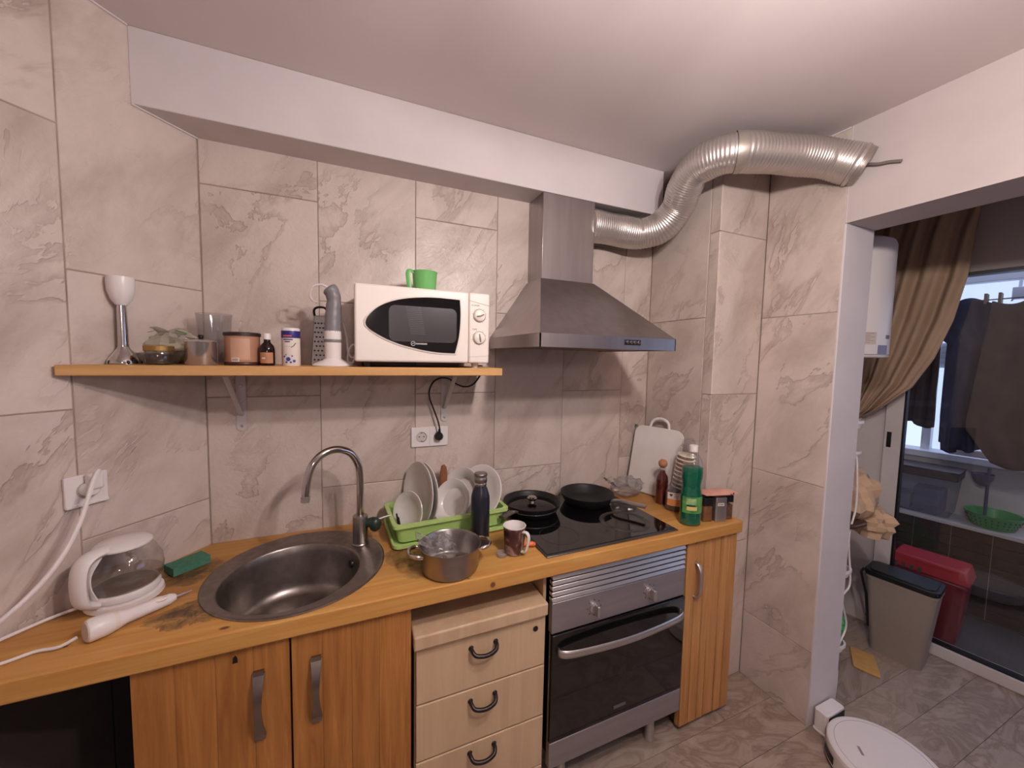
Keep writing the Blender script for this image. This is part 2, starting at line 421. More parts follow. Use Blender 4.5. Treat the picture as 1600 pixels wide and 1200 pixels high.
struct('ceiling', MB().box(-1.9, -6.1, CEIL, 2.4, .12, CEIL + .1), CEILP, smooth=0)
# boxed-in beam under the ceiling along the back wall
pa = LW(0.185, 0); 
struct('trim_3', MB().prism([(LX - .0, 0.003), (LX + LDX * .1806, -.141), (1.796, -.141), (1.796, .003)], 2.2905, CEIL), PAINT, label='white boxed beam along the top of the tiled wall', smooth=0, bevel=.003)
# white sealant lines
struct('trim_4', MB().tube([LW(.18, 2.289, .002), LW(.0, 2.289, .002)], .003, 6).tube([LW(.181, CEIL - .002, .002), LW(1.2, CEIL - .002, .002)], .003, 6).tube([(2.181, -.413, CEIL - .003), (2.181, -.722, CEIL - .003)], .004, 6),
       PAINT, label='thin white sealant lines')

# floor: vinyl planks
FLOORB = mottled('floor_base', C(120, 104, 94), C(104, 90, 82), 5, 0.7)
def plank_mat(name, c1, c2, c3):
    m = mat(name, c1, 0.42); v = coords(m, (0.5, 1, 1))
    n = noise(m, v, 5.5, 5, 0.6, 2.2); col = ramp(m, n, [(0.25, c2), (0.42, c1), (0.5, c2), (0.58, c1), (0.75, c3)])
    n2 = noise(m, v, 2.2, 3); col = mix(m, col, c3, ramp(m, n2, [(0.45, g(0)), (0.7, g(0.6))]))
    setcol(m, col); bump(m, n, 0.08, 0.003); return m
PLANK = plank_mat('vinyl_plank', C(162, 144, 130), C(134, 115, 102), C(178, 161, 147))
fl = struct('floor', MB().box(-1.8, -6.1, -.10, 3.42, .12, -.004), FLOORB, smooth=0)
PW, PLN = 0.1595, 0.94
pm_cache = {}
def plank(x0, x1, y0, y1):
    k = (round(x1 - x0, 3), round(y1 - y0, 3))
    if k not in pm_cache:
        a, b = k[0] / 2 - .0002, k[1] / 2 - .0002
        pm_cache[k] = mesh('plank', MB().frustum((-a, -b, a, b, -.004), (-a + .0008, -b + .0008, a - .0008, b - .0008, 0)), PLANK, 0)
    ob('plank', pm_cache[k], None, fl, loc=((x0 + x1) / 2, (y0 + y1) / 2, 0))
row_off = [.0, .395, .55, .2, .71, .33]
y = -.57 + 4 * PW; r = 0
while y > -2.2:
    x = -1.2 + (2.54 - row_off[r % 6] - 0.2) % PLN - PLN
    while x < 3.40:
        a, b = max(x, -1.2), min(x + PLN, 3.40)
        if b - a > .02: plank(a, b, y - PW, min(y, .1))
        x += PLN
    y -= PW; r += 1

# utility room beyond the opening
UP = mottled('utility_paint', C(190, 180, 176), C(182, 172, 168), 4, 0.7)
ND, NN = Vector((.1669, -.986, 0)), Vector((.986, .1669, 0))        # door plane: along, and outward normal
D0 = Vector((3.335, -.735, 0))
def DP(s, off, z): p = D0 + ND * s + NN * off; return (p.x, p.y, z)
DANG = math.atan2(ND.y, ND.x)
struct('wall_utility_back', MB().box(2.38, -.28, 0, 3.42, -.16, 2.6), UP, smooth=0)
struct('wall_utility_front', MB().box(2.38, -3.9, 0, 4.6, -3.8, 2.6), UP, smooth=0)
struct('wall_utility_side', MB().box(2.28, -.72, 0, 2.40, -.16, CEIL), UP, smooth=0)
struct('ceiling_utility', MB().box(2.384, -3.9, 2.45, 3.52, -.16, 2.6), UP, smooth=0)
def dbox(mb, s0, s1, o0, o1, z0, z1):
    vs = [DP(s, o, z) for z in (z0, z1) for (s, o) in ((s0, o0), (s1, o0), (s1, o1), (s0, o1))]
    return mb.add(vs, [(0, 3, 2, 1), (4, 5, 6, 7), (0, 1, 5, 4), (1, 2, 6, 5), (2, 3, 7, 6), (3, 0, 4, 7)])
struct('wall_utility_door_header', dbox(MB(), -.6, 3.2, -.02, .12, 2.06, 2.6), UP, smooth=0)
struct('wall_utility_door_end', dbox(MB(), 2.3, 3.2, -.02, .12, 0, 2.06), UP, smooth=0)
FRAMEW = mottled('door_frame_white', C(214, 206, 204), C(206, 197, 194), 6, 0.45)
dr = thing('door_1', 'white framed sliding glass door to the balcony', 'door'); dr['kind'] = 'structure'
ob('fixed_panel', dbox(MB(), -.52, -.285, -.015, .03, 0, 2.06), FRAMEW, dr, smooth=0)
ob('stile', dbox(MB(), -.285, -.212, -.035, .02, .05, 2.05), FRAMEW, dr, bevel=.003)
ob('gasket', dbox(MB(), -.212, -.203, -.03, .018, .06, 2.05), BLACK, dr, smooth=0)
hd = ob('recessed_handle', dbox(MB(), -.272, -.252, -.0385, -.034, 1.10, 1.19), BLACK, dr, bevel=.003)
ob('bottom_rail', dbox(MB(), -.30, 2.3, -.045, .04, 0, .06), FRAMEW, dr, bevel=.003)
ob('rail_gasket', dbox(MB(), -.212, 2.3, -.03, .018, .06, .068), BLACK, dr, smooth=0)
ob('top_rail', dbox(MB(), -.30, 2.3, -.035, .03, 2.045, 2.062), BLACK, dr, smooth=0)
ob('pane', dbox(MB(), -.203, 2.3, -.006, -.004, .066, 2.046), PANE, dr, smooth=0)

# balcony beyond the glass
BF = mottled('balcony_floor', C(96, 90, 92), C(84, 78, 80), 5, 0.25)
struct('floor_balcony', MB().box(3.2, -3.9, -.1, 4.6, -.16, -.002), BF, smooth=0)
BT = mottled('dark_brown_tile', C(70, 54, 46), C(52, 40, 36), 9, 0.3, 0.04)
PB = mottled('parapet_render', C(200, 196, 194), C(190, 186, 184), 5, 0.7)
par = struct('wall_parapet', dbox(MB(), -.62, 3.2, .66, .86, 0, .55), GROUT, smooth=0)
ob('ledge', dbox(MB(), -.62, 3.2, .62, .92, .55, .575), PB, par, bevel=.004)
for i in range(9):
    for j in range(8):
        s0 = -.42 + i * .17; z0 = .005 + j * .068
        ob('tile', dbox(MB(), s0 + .002, s0 + .168, .652, .664, z0 + .0015, z0 + .0665), BT, par, smooth=0)
struct('wall_balcony_side', dbox(MB(), -.80, -.62, .05, 1.1, 0, 2.5), UP, smooth=0)
win = thing('window_1', 'white framed balcony window above the low wall', 'window'); win['kind'] = 'structure'
WF = mottled('window_frame_white', C(226, 226, 230), C(216, 216, 220), 6, 0.4)
ob('sill', dbox(MB(), -.62, 3.0, .84, 1.02, .93, .975), WF, win, bevel=.004)
ob('mullion', dbox(MB(), -.305, -.258, .94, 1.02, .97, 2.2), WF, win, bevel=.004)
ob('mullion', dbox(MB(), .55, .61, .94, 1.02, .97, 2.2), WF, win, bevel=.004)
ob('lower_panel', dbox(MB(), -.62, 3.0, .86, .88, .575, .93), PB, win, smooth=0)
ob('top_frame', dbox(MB(), -.62, 3.0, .94, 1.02, 2.14, 2.22), WF, win, bevel=.004)
ob('rail_cap', dbox(MB(), -.12, .34, .60, .68, 1.015, 1.06), WF, win, bevel=.006)
ob('window_pane', dbox(MB(), -.258, .55, .978, .981, .97, 2.15), PANE, win, smooth=0)
sh = thing('roller_shutter', 'white slatted shutter beyond the dark laundry on the balcony', 'shutter')
for k in range(5):
    z0 = 1.565 + k * .036
    ob('slat', MB().tube([DP(-.42, 1.06, z0 + .018), DP(-.237, 1.06, z0 + .018)], .0185, 10, sy=.5), WF, sh)
ob('guide', dbox(MB(), -.236, -.20, 1.02, 1.08, 1.20, 1.80), WF, sh, bevel=.003)
jb = thing('junction_box', 'pale box with looped cable high outside the balcony window', 'box')
ob('housing', dbox(MB(), .02, .085, 1.10, 1.15, 2.03, 2.11), WF, jb, bevel=.004)
ob('conduit', MB().tube([DP(.05, 1.12, 2.11), DP(.055, 1.12, 2.25)], .009, 8), WF, jb)
ob('cable', MB().tube(smooth_path([DP(.02, 1.11, 2.02), DP(.04, 1.11, 2.045), DP(.075, 1.11, 2.03), DP(.11, 1.11, 1.99)]), .004, 6), INK, jb)

# ceiling lamp just above and behind the camera (carries the two bulbs)
lampm = mat('warm_bulb', (1, .9, .85, 1), .4)
lt = thing('ceiling_spot_bar', 'white ceiling bar with two bulbs lighting the kitchen', 'lamp', (1.0, -1.555, CEIL))
ob('bar', MB().box(-.03, -.26, -.03, .03, .26, 0), WHITEP, lt, bevel=.005)
for yy in (.175, -.175): ob('socket', MB().lathe([(.0, -.25), (.018, -.25), (.022, -.03), (.0, -.03)], 16, (0, yy, 0)), WHITEP, lt)

for yy in (.175, -.175): ob('added_light_shield', MB().lathe([(.012, -.238), (.05, -.231), (.125, -.224), (.125, -.221), (.05, -.227), (.012, -.233)], 32, (0, yy, 0)), WHITEP, lt)  # unseen discs added above the bulbs to keep direct light off the ceiling
pl_ = thing('added_fill_lamp', 'added white pendant fill lamp, unseen behind the camera', 'lamp', (0.45, -4.5, 2.24))  # made-up fixture around the fill light, out of view
ob('cord', MB().tube([(0, 0, .2), (0, 0, CEIL - 2.24)], .005, 6), WHITEP, pl_)
ob('shade', MB().lathe([(.03, .20), (.10, .18), (.17, .12), (.20, .06), (.195, .06), (.165, .115), (.095, .173), (.028, .193)], 32), WHITEP, pl_)

# ------------------------------------------------------------------ worktop
def worktop():
    bm = bmesh.new()
    xl = LX + LDX * .705
    outer = [(LX, -.002), (LX + LDX * .705 + .003, -.5535), (1.938, -.5535), (1.938, -.4135), (1.8725, -.4135), (1.8725, -.002)]
    hole = [(.215 + .235 * math.cos(2 * PI * i / 48), -.29 + .235 * math.sin(2 * PI * i / 48)) for i in range(48)]
    z = .89; th = .052
    es = []
    for loop in (outer, hole):
        vs = [bm.verts.new((x, y, z)) for x, y in loop]
        es += [bm.edges.new((vs[i], vs[(i + 1) % len(vs)])) for i in range(len(vs))]
    bmesh.ops.triangle_fill(bm, use_beauty=True, edges=es)
    r = bmesh.ops.extrude_face_region(bm, geom=list(bm.faces))
    bmesh.ops.translate(bm, vec=(0, 0, -th), verts=[v for v in r['geom'] if isinstance(v, bmesh.types.BMVert)])
    bmesh.ops.recalc_face_normals(bm, faces=bm.faces)
    me = bpy.data.meshes.new('worktop'); bm.to_mesh(me); bm.free(); me.materials.append(WORKTOP); return me
wt = ob('worktop', worktop(), None, bevel=.004)
tag(wt, 'long pine kitchen worktop with dark water stains around the round sink', 'worktop')

# ------------------------------------------------------------------ sink and faucet
sk = thing('sink', 'round stainless steel sink set into the pine worktop', 'sink', (.215, -.29, .89))
def sink_mesh():
    mb = MB(); n = 64
    ring = lambda r, z, cx=0, cy=0: [(cx + r * math.cos(2 * PI * i / n), cy + r * math.sin(2 * PI * i / n), z) for i in range(n)]
    bx, by = -.017, -.032
    rows = [ring(.2555, .0), ring(.2555, .003), ring(.2525, .0048), ring(.247, .0048), ring(.244, .0038), ring(.198, .003, bx, by), ring(.194, .0015, bx, by), ring(.191, -.004, bx, by)]
    for k in range(1, 6): rows.append(ring(.191 - .004 * k, -.004 - .022 * k, bx, by))
    for k in range(1, 6):
        a = k / 5 * PI / 2; rows.append(ring(.121 + .05 * math.cos(a), -.118 - .045 * math.sin(a), bx, by))
    rows += [ring(.05, -.168, bx, by)]
    for A in rows: mb.v += A
    for k in range(len(rows) - 1):
        for i in range(n):
            j = (i + 1) % n; mb.f.append((k * n + i, k * n + j, (k + 1) * n + j, (k + 1) * n + i))
    mb.f.append(tuple((len(rows) - 1) * n + i for i in range(n)))
    return mb
ob('basin', sink_mesh(), STEEL_DULL, sk, smooth=50)
dn = ob('drain', MB().lathe([(0, -.166), (.034, -.166), (.038, -.164), (.04, -.1665)], 24, (-.017, -.032, 0)), CHROME, sk)
ob('drain_hole', MB().lathe([(0, -.1645), (.02, -.1645), (.021, -.167)], 16, (-.017, -.032, 0)), BLACK, sk)
ov = MB().lathe([(0, .004), (.012, .004), (.014, 0), (.014, -.004)], 16); ov.xf(T(-.017 + .182 * math.cos(.42), -.032 + .182 * math.sin(.42), -.04) @ RZ(.42) @ RY(-PI / 2))
ob('overflow_hole', ov, BLACK, sk)

fc = thing('faucet', 'steel swan-neck faucet standing on the sink rim', 'faucet', (.396, -.193, .8935))
ob('body', MB().lathe([(0, 0), (.028, 0), (.029, .003), (.0265, .006), (.0255, .10), (.0245, .104), (0, .104)], 28), STEEL, fc)
sd = Vector((-.906, -.423, 0))
pth = [(0, .095), (-.001, .17), (0, .255), (.008, .297), (.03, .335), (.062, .355), (.098, .36), (.135, .347), (.163, .315), (.177, .27), (.183, .215)]
ob('spout', MB().tube(smooth_path([tuple(sd * s + Vector((0, 0, z))) for s, z in pth], 5), .0125, 16), CHROME, fc)
ob('aerator', MB().tube([tuple(sd * .1825 + Vector((0, 0, .222))), tuple(sd * .184 + Vector((0, 0, .203)))], .0138, 16), SATIN, fc)
lv = MB().tube([(.02, -.005, .075), (.045, -.01, .075)], [.015, .02], 16); lv.ell((.05, -.012, .068), .022, .02, .026)
lo = ob('lever', lv, mat('dark_green_grip', C(38, 52, 42), .35), fc)
ob('lever_pin', MB().tube([(.06, -.01, .085), (.105, .0, .09)], .004, 8), SATIN, lo)

# ------------------------------------------------------------------ base units
FY = -.532     # front plane of the doors
sc_ = thing('sink_cabinet', 'pine base cabinet with two doors under the sink', 'cabinet', (.21, FY, 0))
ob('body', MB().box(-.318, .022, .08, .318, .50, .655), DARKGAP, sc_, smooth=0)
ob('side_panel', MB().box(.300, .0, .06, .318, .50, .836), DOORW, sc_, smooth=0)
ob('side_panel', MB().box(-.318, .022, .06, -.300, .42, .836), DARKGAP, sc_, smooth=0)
def blade_handle():   # flat bowed pull, broad at the ends
    mb = MB(); n = 12; L = .172
    for i in range(n + 1):
        t = i / n; z = (t - .5) * L; y_ = -.006 - .024 * math.sin(PI * t) ; wd = .0105 + .003 * abs(t - .5) * 2 - .003 * math.sin(PI * t)
        mb.v += [(-wd, y_, z), (wd, y_, z), (wd, y_ + .006, z), (-wd, y_ + .006, z)]
    for i in range(n):
        for k in range(4):
            a = i * 4; mb.f.append((a + k, a + (k + 1) % 4, a + 4 + (k + 1) % 4, a + 4 + k))
    mb.f += [(0, 1, 2, 3), (n * 4, n * 4 + 1, n * 4 + 2, n * 4 + 3)]
    mb.box(-.012, -.008, L / 2 - .006, .012, .0, L / 2 + .008); mb.box(-.012, -.008, -L / 2 - .008, .012, 0, -L / 2 + .006)
    return mb
BH = mesh('handle', blade_handle(), mat('pull_metal', C(150, 140, 134), .26, 1.0), 30)
def slab_door(parent, x0, x1, z0, z1, hx, hz, nb, wmat):
    d = ob('door', MB().box(x0, .004, z0, x1, .016, z1), wmat, parent, smooth=0)
    wdt = (x1 - x0) / nb
    for i in range(nb):
        a, b = x0 + i * wdt, x0 + (i + 1) * wdt
        s_ = ob('stave', MB().box(-wdt / 2 + .0003, -.004, z0, wdt / 2 - .0003, .0045, z1), wmat, d, loc=((a + b) / 2, 0, 0), bevel=.0008, seg=1)
    ob('handle', BH, None, d, loc=(hx, -.003, hz))
    return d
slab_door(sc_, -.318, .0025, .06, .834, -.066, .668, 4, DOORW)
slab_door(sc_, .0075, .300, .06, .834, .066, .668, 4, DOORW)
cu = ob('knot_chip', MB().prism([(-.005, -.010), (.006, -.009), (.005, .002), (.001, .010), (-.004, .005)], 0, .003, 'y'), BLACK, sc_, loc=(-.116, -.0058, .806))

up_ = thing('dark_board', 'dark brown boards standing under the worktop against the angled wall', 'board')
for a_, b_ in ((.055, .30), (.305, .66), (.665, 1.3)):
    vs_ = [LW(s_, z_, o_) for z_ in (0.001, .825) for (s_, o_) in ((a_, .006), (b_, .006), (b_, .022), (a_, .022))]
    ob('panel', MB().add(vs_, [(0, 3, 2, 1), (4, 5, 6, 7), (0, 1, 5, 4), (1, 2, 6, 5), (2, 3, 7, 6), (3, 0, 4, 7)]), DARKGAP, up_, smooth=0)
ld = thing('drawer_unit', 'pale maple drawer unit with dark bow handles', 'drawers', (.762, -.532, 0))
ob('carcass', MB().box(-.222, .018, .05, .222, .46, .70), MAPLE, ld, smooth=0)
ob('top_slab', MB().box(-.228, -.018, .70, .222, .46, .745), MAPLE, ld, bevel=.006, seg=3)
def bow_handle():
    p = [(-.042, 0, .004), (-.041, -.014, .002), (-.032, -.026, -.006), (0, -.032, -.010), (.032, -.026, -.006), (.041, -.014, .002), (.042, 0, .004)]
    mb = MB().tube(smooth_path(p, 4), [.0068] * 25, 8); mb.ell((-.042, -.001, .004), .009, .004, .009, 12, 6); mb.ell((.042, -.001, .004), .009, .004, .009, 12, 6); return mb
BOW = mesh('handle', bow_handle(), mat('dark_bronze', C(52, 44, 42), .35, .6), 60)
for z0, z1, hz in ((.513, .696, .645), (.325, .508, .465), (.137, .320, .285), (.055, .132, None)):
    d = ob('drawer', MB().box(-.219, 0, z0, .221, .018, z1), MAPLE, ld, bevel=.003)
    if hz: ob('handle', BOW, None, d, loc=(-.005, 0, hz))
lkm = MB().lathe([(0, .002), (.006, .002), (.009, .0025), (.0095, 0)], 16); lkm.xf(T(.183, 0, .652) @ RX(PI / 2))
ob('lock', lkm, BLACK, ld)
gp = tag(ob('support_panel', MB().box(.988, -.50, 0, 1.000, -.02, .837), MAPLE, smooth=0), 'pale upright panel between the drawer unit and the oven', 'panel')

ov_ = thing('oven', 'built-in oven with black glass door and steel control panel', 'oven', (1.317, -.532, 0))
ob('body', MB().box(-.298, .02, .125, .298, .48, .836), BLACK, ov_, smooth=0)
for k in range(5):
    z = .826 - k * .0205
    ob('vent_slat', MB().frustum((-.311, -.006, .311, .02, z - .014), (-.311, .002, .311, .02, z - .001)), SATIN, ov_, bevel=.002)
ob('control_panel', MB().box(-.311, -.004, .585 + .03, .311, .02, .727), OVENST, ov_, bevel=.002)
for kx in (-.135, .125):
    kb = MB().lathe([(0, -.0), (.021, 0), (.021, .006), (.016, .008), (.016, .012), (0, .012)], 24); kb.xf(RX(PI / 2))
    kb2 = MB().box(-.0065, -.034, -.021, .0065, -.008, .021)
    kn = ob('knob', kb, SATIN, ov_, loc=(kx, -.004, .672))
    ob('grip', kb2, SATIN, kn, bevel=.004)
    mk = MB()
    for a in range(0, 360, 45): mk.box(.029 * math.cos(math.radians(a)) - .002, -.0046, .672 + .029 * math.sin(math.radians(a)) - .002, .029 * math.cos(math.radians(a)) + .002, -.004, .672 + .029 * math.sin(math.radians(a)) + .002)
    ob('dial_marks', mk.xf(T(kx, 0, 0)), INK, ov_, smooth=0)
od = ob('door', MB().box(-.311, -.012, .212, .311, .015, .612), GLASSBLK, ov_, bevel=.003)
hp = [(-.285, -.012, .552), (-.283, -.028, .552), (-.24, -.042, .551), (-.12, -.052, .549), (0, -.056, .548), (.12, -.052, .549), (.24, -.042, .551), (.283, -.028, .552), (.285, -.012, .552)]
ob('handle', MB().tube(smooth_path(hp, 4), .0145, 10, sx=1.0, sy=.35, upv=(0, 0, 1)), SATIN, od)
ob('logo_plate', MB().box(-.035, -.0128, .245, .022, -.012, .257), mat('grey_print', C(92, 88, 86), .5), od, smooth=0)
ob('plinth_strip', MB().box(-.311, -.010, .112, .311, .015, .209), OVENST, ov_, bevel=.002)
for lx_ in (.19, -.24):
    ob('leg', MB().lathe([(0, 0), (.022, 0), (.022, .006), (.019, .012), (.019, .125), (0, .125)], 20, (lx_, .0 + .03, 0)), SATIN, ov_)

nc = thing('narrow_cabinet', 'slim pine cabinet with one boarded door beside the oven', 'cabinet', (1.783, -.532, 0))
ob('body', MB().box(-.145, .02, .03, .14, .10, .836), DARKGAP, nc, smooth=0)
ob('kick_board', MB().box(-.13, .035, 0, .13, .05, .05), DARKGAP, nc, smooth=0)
d = ob('door', MB().box(-.147, .006, .025, .147, .02, .832), BOARDW, nc, smooth=0)
xs = [-.147, -.098, -.048, -.010, .052, .098, .147]
for i in range(6):
    wd = xs[i + 1] - xs[i]
    tone = BOARDW
    ob('board', MB().box(-wd / 2 + .0011, -.004 + (.0015 if i == 3 else 0), .025, wd / 2 - .0011, .008, .832), BOARDW, d, loc=((xs[i] + xs[i + 1]) / 2, 0, 0), bevel=.0012, seg=1)
hb_ = [(0, 0, .072), (0, -.016, .07), (0, -.030, .045), (0, -.034, 0), (0, -.030, -.045), (0, -.016, -.07), (0, 0, -.072)]
ob('handle', MB().tube(smooth_path(hb_, 5), .0075, 10, sx=.7, sy=1.1, upv=(0, -1, 0)), SATIN, d, loc=(-.098, -.003, .67))

# ------------------------------------------------------------------ hob and pans
hob = thing('hob', 'black glass ceramic hob let into the pine worktop', 'hob', (1.286, -.272, .89))
ob('frame', MB().box(-.302, -.256, 0, .302, .256, .0055), mat('hob_trim', C(96, 92, 90), .3, .8), hob, bevel=.003)
ob('glass_plate', MB().box(-.294, -.243, .004, .297, .250, .0075), GLASSBLK, hob, bevel=.001)
def ringm(r, wd, z, n=48):
    mb = MB()
    for i in range(n):
        a = 2 * PI * i / n; mb.v += [(r * math.cos(a), r * math.sin(a), z), ((r + wd) * math.cos(a), (r + wd) * math.sin(a), z)]
    for i in range(n): j = (i + 1) % n; mb.f.append((2 * i, 2 * j, 2 * j + 1, 2 * i + 1))
    return mb
RINGM = mottled('burnt_ring_print', C(74, 70, 68), C(40, 38, 37), 30, .5)
for (bx, by, r) in ((.142, -.118, .083), (-.18, -.13, .075), (-.175, .11, .09), (.13, .11, .075)):
    z_ = ob('cooking_zone', ringm(r, .0012, .0078), RINGM, hob, loc=(bx, by, 0))
ob('spill_mark', ringm(.086, .018, .0077), RINGM, hob, loc=(.142, -.118, 0))
ob('touch_mark', ringm(.010, .006, .0077, 20), RINGM, hob, loc=(.005, -.16, 0))
def pan(name, label, c, r, h, hang, hlen, hup, hm):
    p = thing(name, label, 'pan', c)
    ob('body', MB().lathe([(0, 0), (r * .78, 0), (r * .84, .004), (r * .985, h - .004), (r, h), (r * .985, h), (r * .955, h - .004), (r * .80, .010), (r * .74, .006), (0, .005)], 48), NONSTICK, p, smooth=50)
    dx, dy = math.cos(hang), math.sin(hang)
    pts = [(dx * r * .97, dy * r * .97, h * .72), (dx * (r + .03), dy * (r + .03), h * .9), (dx * (r + hlen * .6), dy * (r + hlen * .6), h + hup), (dx * (r + hlen), dy * (r + hlen), h + hup * .8)]
    hh = ob('handle', MB().tube(smooth_path(pts, 5), [.011] * 6 + [.013] * 10, 10, sx=.6, sy=1.1), hm, p)
    return p
pA = pan('frying_pan', 'black frying pan with a glass lid inside its rim on the hob', (1.108, -.155, .8978), .128, .05, math.radians(212), .10, -.004, mat('grey_handle', C(92, 86, 82), .35, .3))
lid = thing('pan_lid', 'dark glass lid with a steel knob sitting in the frying pan', 'lid', (1.108, -.155, .924))
ob('dome', MB().lathe([(.116, 0), (.112, .002), (.07, .007), (.03, .010), (0, .011)], 40), thin_clear('smoked_glass', (.35, .34, .33, 1), 1.3, .03), lid)
ob('rim', MB().tube([(.116 * math.cos(2 * PI * i / 40), .116 * math.sin(2 * PI * i / 40), .001) for i in range(41)], .0025, 6, cap=False), SATIN, lid)
ob('knob', MB().lathe([(0, .009), (.013, .010), (.010, .020), (.021, .026), (.022, .034), (.017, .039), (0, .040)], 24), CHROME, lid)
pB = pan('frying_pan', 'empty black frying pan with a steel handle beside the clear bag', (1.402, -.150, .8978), .126, .048, math.radians(-58), .15, -.006, SATIN)

# ------------------------------------------------------------------ hood and duct
hd_ = thing('cooker_hood', 'pyramid steel cooker hood hanging above the hob', 'hood', (1.249, 0, 1.6165))
ca = (-.299, -.503, .301, -.001)
ob('chimney', MB().box(-.114, -.1405, .300, .151, -.001, .673), HOODST, hd_, bevel=.002)
ob('canopy', MB().frustum((*ca, .046), (-.120, -.146, .156, -.001, .308)), HOODST, hd_, smooth=0, bevel=.002)
bd = MB(); x0, y0, x1, y1 = ca
ob('front_band', MB().box(x0, y0, 0, x1, y0 + .004, .046).box(x0, y0, 0, x0 + .004, y1, .046).box(x1 - .004, y0, 0, x1, y1, .046), HOODST, hd_, smooth=0)
ob('filter_panel', MB().box(x0 + .004, y0 + .004, .004, x1 - .004, y1, .012), mottled('grease_filter', C(150, 120, 100), C(128, 100, 84), 60, .4, .05, .8), hd_, smooth=0)
for k in range(4):
    ob('button', MB().lathe([(0, 0), (.006, 0), (.0065, .005), (.005, .007), (0, .007)], 12).xf(RX(PI / 2)), CHROME, hd_, loc=(.062 + k * .017, y0 - .0005, .026))
ob('button_plate', MB().box(.050, y0 - .001, .016, .126, y0, .036), BLACK, hd_, bevel=.0005)

du = thing('exhaust_duct', 'flexible aluminium duct bending from the hood chimney into the white wall', 'duct')
dp = smooth_path([(1.396, -.088, 2.205), (1.48, -.088, 2.205), (1.58, -.092, 2.203), (1.675, -.125, 2.194), (1.745, -.19, 2.217), (1.770, -.26, 2.285), (1.740, -.33, 2.348), (1.722, -.40, 2.390), (1.735, -.475, 2.402), (1.79, -.545, 2.404), (1.90, -.58, 2.408), (2.03, -.62, 2.410), (2.12, -.675, 2.392), (2.172, -.735, 2.355), (2.196, -.765, 2.335)], 32)
n_ = len(dp); mb = MB(); 
rr = []
for i in range(n_):
    rr.append(.0725 + .0012 * math.sin(i * PI / 2) + .0016 * math.sin(i * .11))
ob('hose', mb.tube(dp, rr, 28, cap=True), ALU, du, smooth=60)
ob('seam_tape', MB().tube(dp[282:291], .0755, 28, cap=False), mottled('foil_tape', C(196, 186, 178), C(180, 170, 160), 20, .4, 0, .7), du)
ob('end_collar', MB().tube(dp[-28:-20], .0765, 28, cap=False), ALU, du)
wm = ob('loose_wire', MB().tube(smooth_path([(2.186, -.768, 2.336), (2.170, -.79, 2.330), (2.170, -.82, 2.318), (2.172, -.85, 2.312), (2.172, -.885, 2.300)], 5), .0055, 6), mat('wire_grey', C(122, 110, 108), .5))
tag(wm, 'short frayed cable end sticking out of the white wall by the duct', 'cable')

# ------------------------------------------------------------------ wall shelf
SZ = 1.537
shf = thing('wall_shelf', 'long pine wall shelf on two white metal brackets', 'shelf', (0, 0, SZ))
ob('board', MB().prism([(LX + .012, -.0025), (-.320, -.285), (-.322, -.302), (.897, -.302), (.897, -.0025)], -.028, 0), SHELFW, shf, bevel=.002)
BRK = mat('bracket_white', C(196, 188, 186), .4)
for bx in (.005, .745):
    b = ob('bracket', MB().prism(rrect(.030, .205, .0145, 6), -.005, -.001, 'y'), BRK, shf, loc=(bx, 0, -.140))
    ob('arm', MB().box(-.013, -.25, .1055, .013, -.002, .111), BRK, b, smooth=0)
    ob('strut', MB().tube([(0, -.004, -.045), (0, -.03, -.03), (0, -.175, .095), (0, -.19, .107)], .008, 8, sx=.5, sy=1), BRK, b)
    for zz in (.06, .005, -.085):
        ob('screw', MB().lathe([(0, .0025), (.004, .002), (.0055, 0)], 10).xf(T(0, -.005, zz) @ RX(PI / 2)), SATIN, b)

def on_shelf(name, label, cat, x, y_, rz=0, group=None): return thing(name, label, cat, (x, y_, SZ), rz, group)
bl = on_shelf('blender_leg', 'detached steel blending foot with white coupling, upright on the shelf end', 'blender', -.228, -.20)
ob('bell', MB().lathe([(.036, 0), (.037, .004), (.034, .014), (.024, .030), (.014, .045), (.0115, .052), (.0095, .052), (.03, .012), (.034, .001), (.036, 0)], 24), CHROME, bl)
ob('shaft', MB().lathe([(.0125, .045), (.0115, .06), (.0105, .17), (0, .17)], 20), CHROME, bl)
ob('coupling', MB().lathe([(0, .165), (.013, .167), (.022, .182), (.029, .205), (.0305, .232), (.029, .246), (.026, .246), (.024, .236), (0, .236)], 28, fn=lambda a, z: 1.0), WHITEP, bl)
for k in range(5):
    a = k * 2 * PI / 5 + .3
    ob('vent_slot', MB().ell((.0335 * math.cos(a), .0335 * math.sin(a), .006), .005, .005, .006, 8, 6), BLACK, bl)

jr = on_shelf('glass_jar', 'small glass jar with a gold lid in front of the food bag', 'jar', -.146, -.21)
ob('glass_body', MB().lathe([(0, .001), (.031, .001), (.033, .004), (.033, .036), (.031, .04), (.030, .041)], 28), GLASS, jr)
ob('dark_filling', MB().lathe([(0, .003), (.0305, .003), (.0305, .030), (0, .031)], 24), mat('dark_spice', C(58, 46, 38), .8), jr)
ob('lid', MB().lathe([(0, .0555), (.033, .0555), (.0345, .054), (.0345, .041), (.0325, .040)], 32), mat('gold_lid', C(168, 130, 78), .35, .7), jr)

